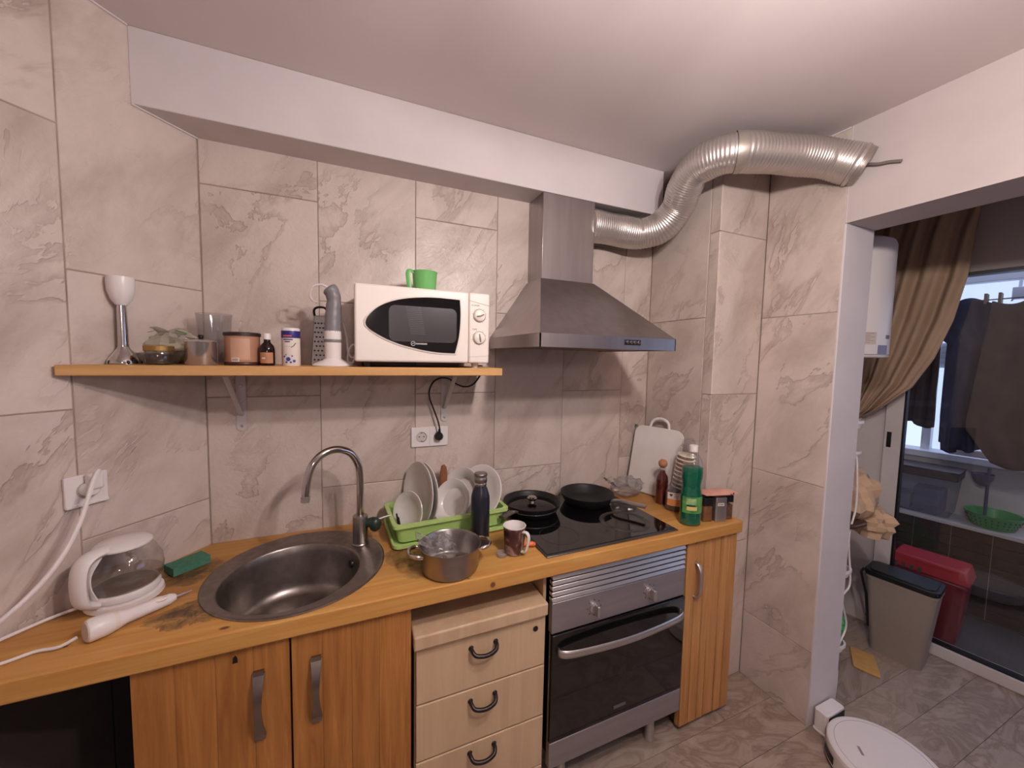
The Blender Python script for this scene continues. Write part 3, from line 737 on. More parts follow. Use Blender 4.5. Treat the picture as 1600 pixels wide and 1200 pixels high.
# soft clear bags: an inflated, crumpled closed shell
def crumple(rx, ry, rz, seed, amp, nu=26, nv=18, freq=3.0, flat=True):
    mb = MB(); prof = [(math.sin(PI * i / nv), -math.cos(PI * i / nv)) for i in range(nv + 1)]; prof[0] = (0, -1); prof[-1] = (0, 1)
    mb.lathe(prof, nu); out = []
    for p in mb.v:
        q = Vector(p); d = mn.turbulence_vector(q * freq + Vector((seed, seed * 2, 1)), 3, True)
        k = 1 + amp * (mn.noise(q * freq + Vector((seed, 0, 0))) )
        q = q * k + d * amp * .35
        z = q.z * rz + rz
        if flat: z = max(z, .0005)
        out.append((q.x * rx, q.y * ry, z))
    mb.v = out; return mb
PRINT = thin_clear('printed_film', (0.84, .82, .78, 1), 1.6, .1, .38, C(214, 206, 188))
fb = on_shelf('food_bag', 'crumpled clear food bag with green print behind the gold-lidded jar', 'bag', -.158, -.105)
ob('film', crumple(.075, .05, .048, 3, .35), PRINT, fb, smooth=20)
ob('contents', crumple(.05, .03, .032, 5, .3), mottled('pale_grains', C(196, 180, 140), C(160, 150, 110), 40, .8, .3), fb, smooth=50)
flap = MB().grid(lambda u, v: (-.07 + .15 * u, -.02 + .03 * v, .085 + .028 * math.sin(PI * u) - .012 * u + .012 * math.sin(7 * u + 3 * v)), 14, 5)
ob('folded_top', flap, PRINT, fb, solid=.001)
ob('green_print', MB().grid(lambda u, v: (.022 + .03 * u, -.024 + .012 * v, .104 - .010 * u + .004 * v), 4, 3), mat('green_ink', C(70, 120, 70), .5), fb)
ob('red_print', MB().grid(lambda u, v: (-.052 + .032 * u, -.026 + .006 * v, .094 + .010 * u), 4, 3), mat('red_ink', C(160, 70, 66), .5), fb)

bk = on_shelf('clear_beaker', 'tall clear plastic beaker behind the steel canister', 'beaker', -.045, -.085)
ob('wall', MB().lathe([(0, .001), (.036, .001), (.039, .004), (.048, .155), (.0495, .165), (.0475, .165), (.046, .152), (.037, .006), (0, .004)], 32), thin_clear('beaker_plastic', (.88, .87, .87, 1), 1.2, .08, .10, C(205, 198, 196)), bk)
cn = on_shelf('steel_canister', 'shiny steel sugar pot with a small lid notch beside the tan tub', 'canister', -.046, -.21)
ob('body', MB().lathe([(0, 0), (.038, 0), (.040, .003), (.040, .066), (.041, .069), (.0395, .071), (0, .071)], 36), mat('polished_steel', C(190, 184, 182), .2, .85), cn)
ob('lid', MB().lathe([(0, .078), (.012, .078), (.036, .073), (.0395, .070)], 32), SATIN, cn)
ob('lid_knob', MB().lathe([(0, .092), (.006, .091), (.008, .086), (.004, .077)], 14), BLACK, cn)
tb = on_shelf('tan_tub', 'tan cardboard tub with dark brown lid between canister and brown bottle', 'tub', .054, -.19)
TANM = mottled('tan_label', C(178, 134, 108), C(166, 116, 92), 7, .55)
ob('body', MB().lathe([(0, .001), (.046, .001), (.047, .006), (.047, .093), (0, .093)], 36), TANM, tb)
ob('base_rim', MB().lathe([(.0475, .0), (.0485, .002), (.0485, .009), (.047, .011)], 36), mat('brown_rim', C(66, 34, 30), .4), tb)
ob('lid', MB().lathe([(0, .103), (.047, .103), (.050, .101), (.050, .092), (.047, .091)], 36), mat('dark_brown_lid', C(50, 34, 30), .4), tb)
def curved_patch(r, a0, a1, z0, z1, n=8, sx=1, sy=1):
    return MB().grid(lambda u, v: (r * sx * math.cos(a0 + (a1 - a0) * u), r * sy * math.sin(a0 + (a1 - a0) * u), z0 + (z1 - z0) * v), n, 2)
ob('label_panel', curved_patch(.0473, -2.05, -.95, .018, .084), mottled('pale_tan', C(196, 156, 130), C(186, 142, 116), 9, .55), tb)
ob('barcode', curved_patch(.0475, -2.0, -1.55, .012, .024), LABELW, tb)
bc = MB()
for k in range(9): t_ = curved_patch(.0477, -1.95 + k * .04, -1.93 + k * .04, .014, .022, 2); bc.add(t_.v, t_.f)
ob('barcode_lines', bc, INK, tb)
bb = on_shelf('medicine_bottle', 'small dark brown bottle with a white cap', 'bottle', .125, -.215)
ob('glass_body', MB().lathe([(0, 0), (.0195, 0), (.021, .003), (.021, .052), (.018, .064), (.0095, .074), (.0088, .084), (0, .084)], 28), mat('amber_glass', C(30, 14, 10), .08), bb)
ob('cap', MB().lathe([(0, .102), (.0095, .102), (.0105, .1), (.0105, .083), (0, .083)], 20), WHITEP, bb)
ob('label', curved_patch(.0213, -2.5, -.6, .008, .042), mottled('orange_label', C(196, 112, 84), C(150, 130, 96), 22, .5), bb)
ob('label_lines', curved_patch(.0215, -2.2, -1.7, .022, .026), LABELW, bb)
bc_ = on_shelf('white_canister', 'white cylinder container with a dark blue top band', 'container', .190, -.205)
ob('body', MB().lathe([(0, 0), (.0255, 0), (.027, .003), (.027, .106), (0, .106)], 32), LABELW, bc_)
ob('blue_band', MB().lathe([(.0272, .090), (.0274, .091), (.0274, .112), (.0272, .113)], 32), mat('navy_print', C(44, 40, 112), .4), bc_)
ob('cap', MB().lathe([(0, .122), (.025, .122), (.0265, .120), (.0268, .105), (0, .105)], 32), WHITEP, bc_)
ob('red_stripe', curved_patch(.0276, -2.35, -1.35, .094, .099), mat('red_stripe_ink', C(196, 92, 96), .5), bc_)
ob('print_lines', (lambda m_: [m_.add(t.v, t.f) for t in (curved_patch(.0274, -2.3, -1.25, .083, .087), curved_patch(.0274, -2.15, -1.55, .076, .080), curved_patch(.0274, -2.1, -1.5, .062, .0625))] and m_)(MB()), mat('blue_ink', C(70, 70, 120), .5), bc_)
bd_ = MB()
for (a, z, r) in ((-1.75, .022, .0065), (-1.15, .016, .0045), (-2.2, .030, .003), (-2.0, .036, .002), (-1.35, .032, .0025), (-1.95, .012, .003), (-1.5, .012, .003)):
    cx, cy = .0274 * math.cos(a), .0274 * math.sin(a)
    q = MB().lathe([(0, .0006), (r, .0004), (r, 0)], 12); q.xf(T(cx, cy, z) @ RZ(a + PI / 2) @ RX(PI / 2)); bd_.add(q.v, q.f)
ob('blue_dots', bd_, mat('blue_dot_ink', C(40, 70, 150), .5), bc_)
ob('swoosh', MB().tube([(.0276 * math.cos(a), .0276 * math.sin(a), z) for a, z in ((-1.45, .060), (-1.2, .064), (-.95, .074))], .0012, 6), INK, bc_)

gr = on_shelf('box_grater', 'steel box grater standing behind the grey hand blender', 'grater', .272, -.115)
ob('panel', MB().frustum((-.032, -.022, .032, .022, 0), (-.020, -.014, .020, .014, .175)), mat('grater_steel', C(150, 142, 138), .4, .9), gr, bevel=.003)
pk = MB()
for r_ in range(9):
    for c_ in range(4):
        z = .02 + r_ * .016; xx = (-.02 + .0125 * c_ + (.006 if r_ % 2 else 0)) * (1 - z * 1.4)
        pk.ell((xx, -.022 + .008 * z / .175, z), .0035, .0025, .003, 6, 4)
o = ob('teeth', pk, mat('grater_hole', C(46, 40, 38), .5), gr); o['kind'] = 'stuff'
ob('handle', MB().tube(smooth_path([(-.018, 0, .172), (-.02, 0, .195), (-.008, 0, .205), (.012, 0, .205), (.02, 0, .195), (.018, 0, .172)], 4), .004, 8), BLACK, gr)
hb = on_shelf('hand_blender', 'grey and white hand blender motor on its white stand', 'blender', .315, -.215)
GREYP = mat('grey_plastic', C(124, 120, 124), .4)
ob('stand', MB().lathe([(0, 0), (.062, 0), (.064, .003), (.060, .008), (.030, .022), (.026, .026), (0, .026)], 36), WHITEP, hb)
ob('motor_body', MB().lathe([(0, .02), (.024, .02), (.026, .03), (.027, .075), (.0265, .118), (0, .118)], 28), WHITEP, hb)
ob('accent_ring', MB().lathe([(.0272, .080), (.0282, .083), (.0282, .087), (.0272, .090)], 28), GREYP, hb)
ob('grip', MB().tube(smooth_path([(0, 0, .115), (.001, 0, .15), (.003, 0, .19), (.004, 0, .225), (-.002, 0, .248), (-.012, 0, .262)], 5), [.0265] * 5 + [.0255] * 4 + [.024] * 4 + [.022] * 3 + [.023] * 4 + [.0245] * 3 + [.024, .021, .016], 20), GREYP, hb)
ob('cord', MB().tube(smooth_path([(-.014, .0, .262), (-.035, .005, .270), (-.058, .012, .262), (-.068, .02, .24), (-.064, .03, .222), (-.05, .05, .215)], 6), .0035, 8), WHITEP, hb)
ob('coiled_cord', MB().tube(smooth_path([(.03, .03, .15), (.042, .03, .10), (.046, .02, .05), (.060, .02, .03), (.072, .02, .045), (.066, .02, .075), (.05, .02, .06), (.045, .02, .02), (.06, .02, .012), (.068, .02, .03)], 6), .003, 8), WHITEP, hb)

# ------------------------------------------------------------------ microwave with cup
MWX = .612
mw = on_shelf('microwave', 'white microwave with a bullet shaped dark window on the pine shelf', 'microwave', MWX, -.015)
ob('housing', MB().box(-.226, -.262, .018, .226, 0, .266), mat('mw_case', C(226, 216, 208), .4), mw, bevel=.006)
for fx in (-.19, .19):
    for fy in (-.24, -.03): ob('foot', MB().lathe([(0, 0), (.012, 0), (.014, .018), (0, .018)], 14, (fx, fy, 0)), BLACK if fx < 0 else WHITEP, mw)
fd = ob('door', MB().box(-.231, -.287, .018, .152, -.260, .272), OFFW, mw, bevel=.008, seg=4)
def bullet(off=0.0):
    tip = (-.197 - off, .144); tr = (.116 + off, .241 + off); brr = (.100 + off, .052 - off)
    top = [(-.197 - off, .144), (-.190 - off, .166), (-.160, .197 + off * .8), (-.115, .220 + off), (-.06, .234 + off), (0, .241 + off), (.06, .243 + off)]
    rs = [tr, (.119 + off, .20), (.118 + off, .15), (.112 + off, .10), brr]
    bot = [(.04, .054 - off), (-.02, .062 - off), (-.08, .076 - off), (-.13, .094 - off), (-.17, .115 - off), (-.190 - off, .130)]
    sp_ = lambda q: [(p.x, p.y) for p in smooth_path([(a, b, 0) for a, b in q], 4)]
    return sp_(bot + top)[8:-1] + sp_(rs)[:-1] + sp_([brr] + bot)[:-1][:9]
ob('window_trim', MB().prism(bullet(.006), -.290, -.286, 'y'), mat('mw_trim', C(222, 212, 202), .3), fd, bevel=.0015)
wp_ = ob('window_glass', MB().prism(bullet(), -.2915, -.289, 'y'), GLASSBLK, fd, smooth=0)
gr2 = MB()
for k in range(16): gr2.box(-.07 + .001 * k, -.2921, .205 - k * .006, -.02 + .001 * k, -.2916, .2065 - k * .006)
ob('mesh_screen', gr2, mat('screen_grey', C(84, 80, 80), .5), wp_, smooth=0)
ob('cavity_glow', MB().prism(rrect(.23, .12, .02, 4, -.01, .148), -.2919, -.2915, 'y'), mat('cavity_grey', C(58, 54, 55), .25), wp_, smooth=0)
lgm = mat('silver_print', C(190, 186, 184), .4)
lo_ = MB().tube([(.007 * math.cos(2 * PI * i / 16) - .046, -.2922, .007 * math.sin(2 * PI * i / 16) + .082) for i in range(17)], .0013, 6, cap=False).tube([(-.051, -.2922, .080), (-.046, -.2922, .083), (-.041, -.2922, .084)], .0012, 6)
for k in range(8): lo_.box(-.036 + k * .0048, -.2925, .0795, -.0325 + k * .0048, -.2917, .0845)
ob('logo', lo_, lgm, wp_)
pn = ob('control_panel', MB().box(.1535, -.284, .018, .231, -.260, .272), OFFW, mw, bevel=.006, seg=3)
ob('moulding_line', MB().tube([(.156, -.2835, .243), (.19, -.2838, .236), (.229, -.2835, .229)], .0015, 6).tube([(.156, -.2835, .040), (.229, -.2835, .046)], .0012, 6), mat('mw_line', C(196, 184, 172), .5), pn)
for (kz, ka) in ((.191, .3), (.110, 1.75)):
    k1 = MB().lathe([(.0215, 0), (.0225, .003), (.0205, .010), (.018, .012), (0, .0125)], 32).xf(RX(PI / 2))
    kn = ob('knob', k1, OFFW, pn, loc=(.192, -.283, kz))
    ob('grip', MB().tube([(-.014 * math.cos(ka), -.0125, -.014 * math.sin(ka)), (0, -.016, -.002), (.014 * math.cos(ka), -.0125, .014 * math.sin(ka))], .0025, 8), mat('knob_line', C(150, 138, 128), .5), kn)
    ob('ring', MB().tube([(.024 * math.cos(2 * PI * i / 32), -.0006, .024 * math.sin(2 * PI * i / 32)) for i in range(33)], .0011, 6, cap=False), mat('ring_grey', C(140, 128, 120), .5), kn)
    tk = MB()
    for a in range(8):
        aa = math.radians(a * 38 - 60 if kz > .15 else a * 38 - 205); tk.tube([(.026 * math.cos(aa), -.0006, .026 * math.sin(aa)), (.029 * math.cos(aa), -.0006, .029 * math.sin(aa))], .0007, 5)
    ob('dial_ticks', tk, INK, kn)
lettering('lettering', 'POWER', .0085, INK, pn, T(.177, -.2838, .2265) @ RX(PI / 2))
lettering('lettering', 'TIME', .0085, INK, pn, T(.174, -.2838, .1405) @ RX(PI / 2))
mc = tag(ob('power_cable', MB().tube(smooth_path([(.852, -.10, SZ + .03), (.866, -.07, SZ + .004), (.898 - .003 + .012, -.03, SZ + .0), (.905, -.022, SZ - .03), (.895, -.03, 1.490), (.866, -.03, 1.457), (.83, -.03, 1.447), (.79, -.03, 1.460), (.755, -.045, 1.482), (.72, -.05, 1.487), (.69, -.04, 1.470), (.675, -.03, 1.435), (.676, -.03, 1.40), (.69, -.03, 1.36), (.708, -.035, 1.31), (.716, -.04, 1.275), (.7175, -.036, 1.25)], 7), .0036, 8), BLACK), 'black power cable looping under the shelf to the wall socket', 'cable')
gc = thing('green_cup', 'light green plastic cup with side handle on top of the microwave', 'cup', (.632, -.15, SZ + .266))
ob('bowl', MB().lathe([(0, .001), (.038, .001), (.040, .004), (.046, .088), (.0485, .092), (.046, .092), (.044, .088), (.038, .006), (0, .004)], 36), GREENC, gc)
ob('handle', MB().tube(smooth_path([(-.043, -.01, .088), (-.058, -.014, .090), (-.064, -.015, .078), (-.060, -.014, .04), (-.056, -.013, .012)], 5), .0075, 10, sx=.5, sy=1.2, upv=(1, 0, 0)), GREENC, gc)

# ------------------------------------------------------------------ sockets
def schuko(parent, x, z):
    r = ob('socket_ring', MB().lathe([(.0215, .002), (.0225, .0), (.0195, -.001), (.019, .012), (0, .012)], 28).xf(T(x, 0, z) @ RX(-PI / 2)), WHITEP, parent)
    hs = MB()
    for dx in (-.0095, .0095): q = MB().lathe([(0, 0), (.0028, 0), (.0028, -.001)], 10).xf(T(x + dx, .0115, z) @ RX(PI / 2)); hs.add(q.v, q.f)
    for dz in (.017, -.017): hs.box(x - .003, .001, z + dz - .0015, x + .003, .011, z + dz + .0015)
    ob('contacts', hs, INK, r)
so = thing('wall_socket', 'white double wall socket on the back wall with a black plug', 'socket', (.6815, -.001, 1.231))
ob('plate', MB().prism(rrect(.157, .085, .004, 3), -.009, -.001, 'y'), WHITEP, so, bevel=.002)
sq = MB()
schuko_p = ob('socket_ring', MB().lathe([(.0225, .0012), (.0225, .0), (.0195, .0002), (.0190, .0016), (0, .0016)], 28).xf(T(-.036, -.0098, 0) @ RX(PI / 2)), mat('socket_recess', C(198, 190, 187), .4), so)
hs = MB()
for dx in (-.0095, .0095): hs.ell((-.036 + dx, -.0114, .002), .0028, .0008, .0028, 10, 6)
for dz in (.017, -.017): hs.box(-.039, -.0115, dz - .0015, -.033, -.0105, dz + .0015)
hs.tube([(-.036 + .0215 * math.cos(a), -.0112, .0215 * math.sin(a)) for a in [math.radians(-80 + 12 * i) for i in range(17)]], .0009, 5)
ob('contacts', hs, INK, schuko_p)
ob('divider', MB().box(-.0006, -.0096, -.041, .0006, -.009, .041), mat('socket_line', C(190, 182, 178), .5), so, smooth=0)
pg = thing('black_plug', 'round black plug in the double wall socket', 'plug', (.7175, -.0125, 1.233))
ob('body', MB().lathe([(0, .028), (.012, .027), (.018, .02), (.0185, .0), (0, 0)], 8).xf(RX(PI / 2)), BLACK, pg)
ob('cord_relief', MB().tube([(0, -.020, .012), (0, -.022, .034)], [.007, .0045], 10), BLACK, pg)

s2 = thing('wall_socket', 'white wall socket on the angled tiled wall above the kettle', 'socket', LW(.325, 1.198, .001), LANG + PI)
ob('plate', MB().prism(rrect(.088, .084, .003, 3), -.010, -.0, 'y'), WHITEP, s2, bevel=.002)
ob('socket_ring', MB().lathe([(.0215, .002), (.0225, .0), (.0195, .0006), (.0185, .002), (0, .002)], 28).xf(T(0, -.0105, 0) @ RX(PI / 2)), mat('socket_recess_2', C(188, 180, 176), .4), s2)
ob('cover_edge', MB().box(-.043, -.014, -.042, .043, -.009, -.036), WHITEP, s2, bevel=.001)
p2 = thing('white_plug', 'white angled plug with cable in the socket above the kettle', 'plug', LW(.325, 1.20, .013), LANG + PI)
ob('body', MB().lathe([(0, .026), (.013, .025), (.018, .018), (.0185, 0), (0, 0)], 20).xf(RX(PI / 2)), WHITEP, p2)
ob('flat_cap', MB().box(-.008, -.03, .0, .022, -.002, .045), WHITEP, p2, bevel=.006)
ob('cable', MB().tube(smooth_path([(.01, -.03, .052), (-.01, -.045, .03), (-.06, -.085, -.06), (-.12, -.11, -.14), (-.19, -.10, -.21), (-.27, -.06, -.27), (-.40, -.03, -.297), (-.6, -.06, -.300)], 6), .0052, 8), WHITEP, p2)

# ------------------------------------------------------------------ left end of the worktop
kt = thing('kettle', 'glass kettle with white handle and base in the corner beside the sponge', 'kettle', (-.212, -.290, .8905), 0)
hdv = Vector((-.48, -.877, 0))
ob('power_base', MB().lathe([(0, 0), (.078, 0), (.081, .004), (.079, .016), (.070, .020), (0, .020)], 36), WHITEP, kt)
ob('collar', MB().lathe([(.068, .020), (.072, .022), (.074, .034), (.070, .042), (0, .040)], 36), WHITEP, kt)
ob('glass_body', MB().lathe([(.069, .041), (.079, .06), (.083, .085), (.079, .112), (.066, .137), (.054, .150), (.052, .156)], 40), GLASS, kt)
ob('water', MB().lathe([(0, .042), (.067, .042), (.0765, .060), (.0785, .068), (0, .068)], 40), thin_clear('kettle_water', (.90, .88, .86, 1), .7, .02, .05, C(170, 155, 145)), kt)
ob('heating_plate', MB().lathe([(0, .0435), (.064, .0435), (.066, .041)], 32), mat('kettle_plate', C(150, 142, 138), .4, .4), kt)
ob('lid', MB().lathe([(.054, .150), (.060, .154), (.060, .158), (.050, .166), (.02, .170), (0, .1705)], 36), WHITEP, kt)
hpth = [hdv * a + Vector((0, 0, z)) for a, z in ((.030, .158), (.072, .158), (.094, .145), (.103, .115), (.104, .075), (.098, .045), (.076, .028))]
ob('handle', MB().tube(smooth_path(hpth, 6), .016, 12, sx=.7, sy=1.45, upv=tuple(hdv)), WHITEP, kt)
ob('handle_strap', MB().tube(smooth_path([hdv * a + Vector((0, 0, z)) for a, z in ((.060, .148), (.084, .115), (.0865, .08), (.074, .042))], 5), .010, 10, sx=.4, sy=1.3, upv=tuple(hdv)), WHITEP, kt)
kc = tag(ob('kettle_cable', MB().tube(smooth_path([(-.285, -.312, .899), (-.33, -.335, .897), (-.38, -.385, .896), (-.46, -.478, .896), (-.50, -.53, .896)], 6), .0042, 8), WHITEP), 'white cable running from the kettle base along the wall', 'cable')
st_ = thing('stick_appliance', 'white stick appliance with a thin metal tip lying before the kettle', 'appliance', (-.197, -.452, .8905))
A_, B_ = Vector((-.010, -.022, .027)), Vector((.118, .088, .016))
dv = (B_ - A_)
def along(t): return tuple(A_ + dv * t)
ob('body', MB().tube([along(t) for t in (0, .03, .2, .32, .40, .75, .93, 1.0)], [.0235, .0265, .0265, .022, .0175, .0155, .014, .009], 20), WHITEP, st_)
ob('end_cap', MB().tube([along(-.012), along(.004)], [.021, .0225], 20), mat('cap_beige', C(205, 188, 178), .5), st_)
ob('label_band', MB().tube([along(.26), along(.318)], [.0244, .0226], 20, cap=False), LABELW, st_)
bt_ = Vector(along(.40)) + Vector((-.005, -.012, .012))
ob('symbols', MB().ell(tuple(Vector(along(.30)) + Vector((.003, -.013, .018))), .003, .003, .003, 8, 6).ell(tuple(Vector(along(.35)) + Vector((.003, -.013, .016))), .003, .003, .003, 8, 6), INK, st_)
ob('button', MB().ell(tuple(Vector(along(.80)) + Vector((0, -.004, .0125))), .02, .012, .005, 14, 8), OFFW, st_)
ob('metal_tip', MB().tube([along(.99), along(1.22)], [.004, .0018], 8), SATIN, st_)
sc2 = tag(ob('appliance_cable', MB().tube(smooth_path([(-.222, -.476, .910), (-.25, -.482, .899), (-.29, -.478, .897), (-.33, -.495, .896), (-.39, -.513, .896), (-.44, -.535, .896)], 6), .0036, 8), WHITEP), 'thin white cable trailing from the stick appliance to the worktop edge', 'cable')
sp = tag(ob('sponge', MB().grid(lambda u, v: (0, 0, 0), 2, 2), None), 'dark green scouring sponge between the kettle and the sink', 'sponge')
def sponge_mesh():
    bmx = MB(); nx = 8; nz = 3
    def P(u, v, w_): 
        x = (u - .5) * .098; y_ = (v - .5) * .058; z = w_ * .024
        z += .004 * (abs(u - .5) * 2) ** 2; y_ += .006 * math.sin(PI * u); return (x, y_, z)
    for w_ in (0, 1): bmx.grid(lambda u, v: P(u, v, w_), 9, 5)
    n = 45
    bd0 = [i * 5 for i in range(9)] + [8 * 5 + j for j in range(1, 5)] + [i * 5 + 4 for i in range(7, -1, -1)] + [j for j in range(3, 0, -1)]
    for a, b in zip(bd0, bd0[1:] + bd0[:1]): bmx.f.append((a, b, b + n, a + n))
    return bmx
SPG = mottled('sponge_green', C(78, 128, 104), C(60, 106, 86), 60, .9, .5)
sp.data = mesh('sponge', sponge_mesh(), SPG, 50); sp.location = (-.112, -.170, .891); sp.rotation_euler = (0, 0, .72)

# ------------------------------------------------------------------ dish rack and dishes
rk = thing('dish_rack', 'lime green plastic dish rack with drip tray behind the steel pot', 'rack', (.722, -.150, .8905), math.radians(3.0))
def tub(w0, d0, w1, d1, z0, z1, th, r=.02, rim=.008):
    """open box with thick walls and an out-turned rim"""
    mb = MB(); n = 5
    loops = [(w0, d0, z0), (w1, d1, z1 - .012), (w1 + 2 * rim, d1 + 2 * rim, z1 - .012), (w1 + 2 * rim, d1 + 2 * rim, z1), (w1 - 2 * th, d1 - 2 * th, z1), (w0 - 2 * th, d0 - 2 * th, z0 + th)]
    m_ = 4 * (n + 1)
    for (a, b, z) in loops: mb.v += [(x, y_, z) for x, y_ in rrect(a, b, r, n)]
    for k in range(len(loops) - 1):
        for i in range(m_): j = (i + 1) % m_; mb.f.append((k * m_ + i, k * m_ + j, (k + 1) * m_ + j, (k + 1) * m_ + i))
    mb.f.append(tuple(range(m_))); mb.f.append(tuple((len(loops) - 1) * m_ + i for i in range(m_)))
    return mb
ob('drip_tray', tub(.432, .250, .450, .268, 0, .018, .003, .025, .004), GREENP, rk)
ob('basket', tub(.405, .205, .432, .225, .012, .083, .003, .02, .011), GREENP, rk)
sl = MB()
for k in range(9): sl.box(-.18 + k * .045, -.095, .016, -.176 + k * .045, .095, .024)
ob('floor_ribs', sl, GREENP, rk, smooth=0)
ob('cutlery_divider', MB().box(.145, -.104, .016, .149, .104, .075), GREENP, rk, smooth=0)
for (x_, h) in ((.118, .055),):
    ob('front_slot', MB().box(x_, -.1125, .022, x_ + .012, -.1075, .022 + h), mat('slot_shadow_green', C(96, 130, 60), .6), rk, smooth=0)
def plate_profile(R_, d): return [(0, 0), (R_ * .58, 0), (R_ * .62, .002), (R_ * .70, d * .55), (R_ * .98, d), (R_, d + .0015), (R_ * .98, d + .004), (R_ * .69, d * .55 + .004), (R_ * .60, .005), (0, .0045)]
def plate(label, x, y_, zb, R_, d, tilt, yaw_, grp='dishes standing in the rack', name='plate'):
    t = thing(name, label, 'plate' if name == 'plate' else 'bowl', (x, y_, zb), 0, grp)
    o = ob('dish', MB().lathe(plate_profile(R_, d), 56), CERAMIC, t, smooth=50)
    ob('foot_ring', MB().lathe([(R_ * .52, .0008), (R_ * .52, -.003), (R_ * .56, -.003), (R_ * .57, .0008)], 40), CERAMIC, t)
    # disc axis turned from +z to horizontal (facing -x), then leaned and yawed; lowest rim point on the rack floor
    t.rotation_euler = (Matrix.Rotation(yaw_, 3, 'Z') @ Matrix.Rotation(-PI / 2 + tilt, 3, 'Y')).to_euler()
    t.location = (x, y_, zb + R_ * math.cos(tilt) )
    return t
plate('small white saucer at the sink end of the green rack', .575, -.190, .908, .078, .014, .26, .58)
plate('tall white plate behind the small saucer in the rack', .628, -.135, .908, .125, .018, .12, .30)
plate('second tall white plate pressed against the tall plate', .648, -.133, .908, .123, .018, .08, .32)
plate('white dish leaning before the wooden handle in the rack', .752, -.165, .908, .090, .022, .46, .58)
plate('white bowl with broad rim partly hidden by the black flask', .800, -.135, .908, .107, .030, .44, .52, name='bowl')
plate('white plate at the hob end of the rack, leaning outward', .872, -.145, .908, .112, .016, .42, .58)
wsp = thing('wooden_spatula', 'brown wooden spatula handle upright between the plates', 'spatula', (.728, -.070, .905))
ob('handle', MB().prism([(-.010, 0), (.010, 0), (.014, .10), (.017, .17), (.013, .205), (.003, .216), (-.009, .212), (-.015, .18), (-.014, .10)], -.005, .005, 'y'), BEECH, wsp, bevel=.003)
ck = thing('dark_cutlery', 'black cutlery handles in the sink end of the rack', 'cutlery', (.527, -.165, .905))
for k, (dx, dy, ln) in enumerate(((0, 0, .072), (.004, -.02, .066), (-.002, -.04, .070))):
    ob('handle', MB().tube([(dx + .01, dy, 0), (dx - .002, dy - .01, ln)], [.004, .003], 8), BLACK, ck)

bt = thing('black_flask', 'tall matt navy drinking flask with steel cap before the rack', 'flask', (.802, -.345, .8905))
ob('body', MB().lathe([(0, 0), (.032, 0), (.0345, .004), (.0345, .165), (.033, .185), (.026, .207), (.0215, .216), (.0205, .224), (0, .224)], 36), mat('navy_lacquer', C(34, 36, 46), .28), bt)
ob('neck_ring', MB().lathe([(.0215, .222), (.0225, .224), (.0225, .230), (.0215, .232)], 28), CHROME, bt)
ob('cap', MB().lathe([(0, .266), (.022, .266), (.0245, .263), (.0245, .258), (.0225, .256), (.0225, .252), (.024, .249), (.024, .236), (.022, .232), (0, .232)], 32), STEEL, bt)

pt = thing('steel_pot', 'stainless steel saucepan with loop handles on the worktop edge', 'pot', (.662, -.464, .8905))
ob('body', MB().lathe([(0, 0), (.080, 0), (.088, .004), (.091, .010), (.095, .078), (.100, .084), (.100, .086), (.097, .086), (.093, .080), (.088, .014), (.082, .007), (0, .006)], 56), STEEL, pt, smooth=50)
for a in (math.radians(-3), math.radians(177)):
    dx, dy = math.cos(a), math.sin(a); px_, py_ = -dy, dx
    hp = [(dx * .093 + px_ * .034, dy * .093 + py_ * .034, .066), (dx * .112 + px_ * .034, dy * .112 + py_ * .034, .070), (dx * .128 + px_ * .018, dy * .128 + py_ * .018, .072), (dx * .132, dy * .132, .072),
          (dx * .128 - px_ * .018, dy * .128 - py_ * .018, .072), (dx * .112 - px_ * .034, dy * .112 - py_ * .034, .070), (dx * .093 - px_ * .034, dy * .093 - py_ * .034, .066)]
    ob('handle', MB().tube(smooth_path(hp, 5), .0068, 10, sx=1.0, sy=.8), CHROME, pt)
ww = thing('plastic_wrapping', 'clear crumpled plastic wrapping lying inside the saucepan', 'wrapping', (.632, -.455, .8985))
ob('film', crumple(.050, .048, .046, 11, .42), CLEAR, ww, smooth=15)
ob('folded_edge', MB().grid(lambda u, v: (-.075 + .05 * u, -.03 + .07 * v, .070 + .03 * (1 - u) + .01 * math.sin(8 * v)), 6, 8), CLEAR, ww, solid=.0008)
ob('dark_scrap', MB().ell((.045, -.015, .012), .028, .016, .010, 14, 8), mat('dark_scrap', C(36, 28, 27), .15), ww)

mg = thing('printed_mug', 'brown patterned mug with a white handle near the hob corner', 'mug', (.896, -.447, .8905))
def mug_mat():
    m = mat('mug_print', C(70, 46, 44), .16); v = coords(m, rnd=False); n = noise(m, v, 13, 2, .5, 1.0)
    setcol(m, ramp(m, n, [(.3, C(40, 26, 27)), (.44, C(84, 52, 50)), (.52, C(150, 124, 112)), (.58, C(52, 38, 48)), (.75, C(96, 74, 66))])); return m
ob('body', MB().lathe([(0, 0), (.031, 0), (.034, .003), (.040, .097)], 40), mug_mat(), mg)
ob('inner_wall', MB().lathe([(.040, .097), (.0405, .0995), (.0385, .1), (.0365, .097), (.031, .007), (0, .006)], 40), CERAMIC, mg)
ha = math.radians(-62); hx, hy = math.cos(ha), math.sin(ha)
ob('handle', MB().tube(smooth_path([(hx * r_, hy * r_, z) for r_, z in ((.036, .084), (.056, .086), (.063, .070), (.058, .042), (.050, .020), (.033, .014))], 5), .0058, 10, sx=.8, sy=1.2), CERAMIC, mg)
bcp = tag(ob('bottle_cap', MB().lathe([(0, .004), (.0165, .004), (.0175, .012), (.0195, .012), (.0195, .002), (.0185, 0), (0, 0)], 32), HAZY), 'small frosted plastic cap lying between the pot and the mug', 'cap'); bcp.location = (.847, -.453, .8905)
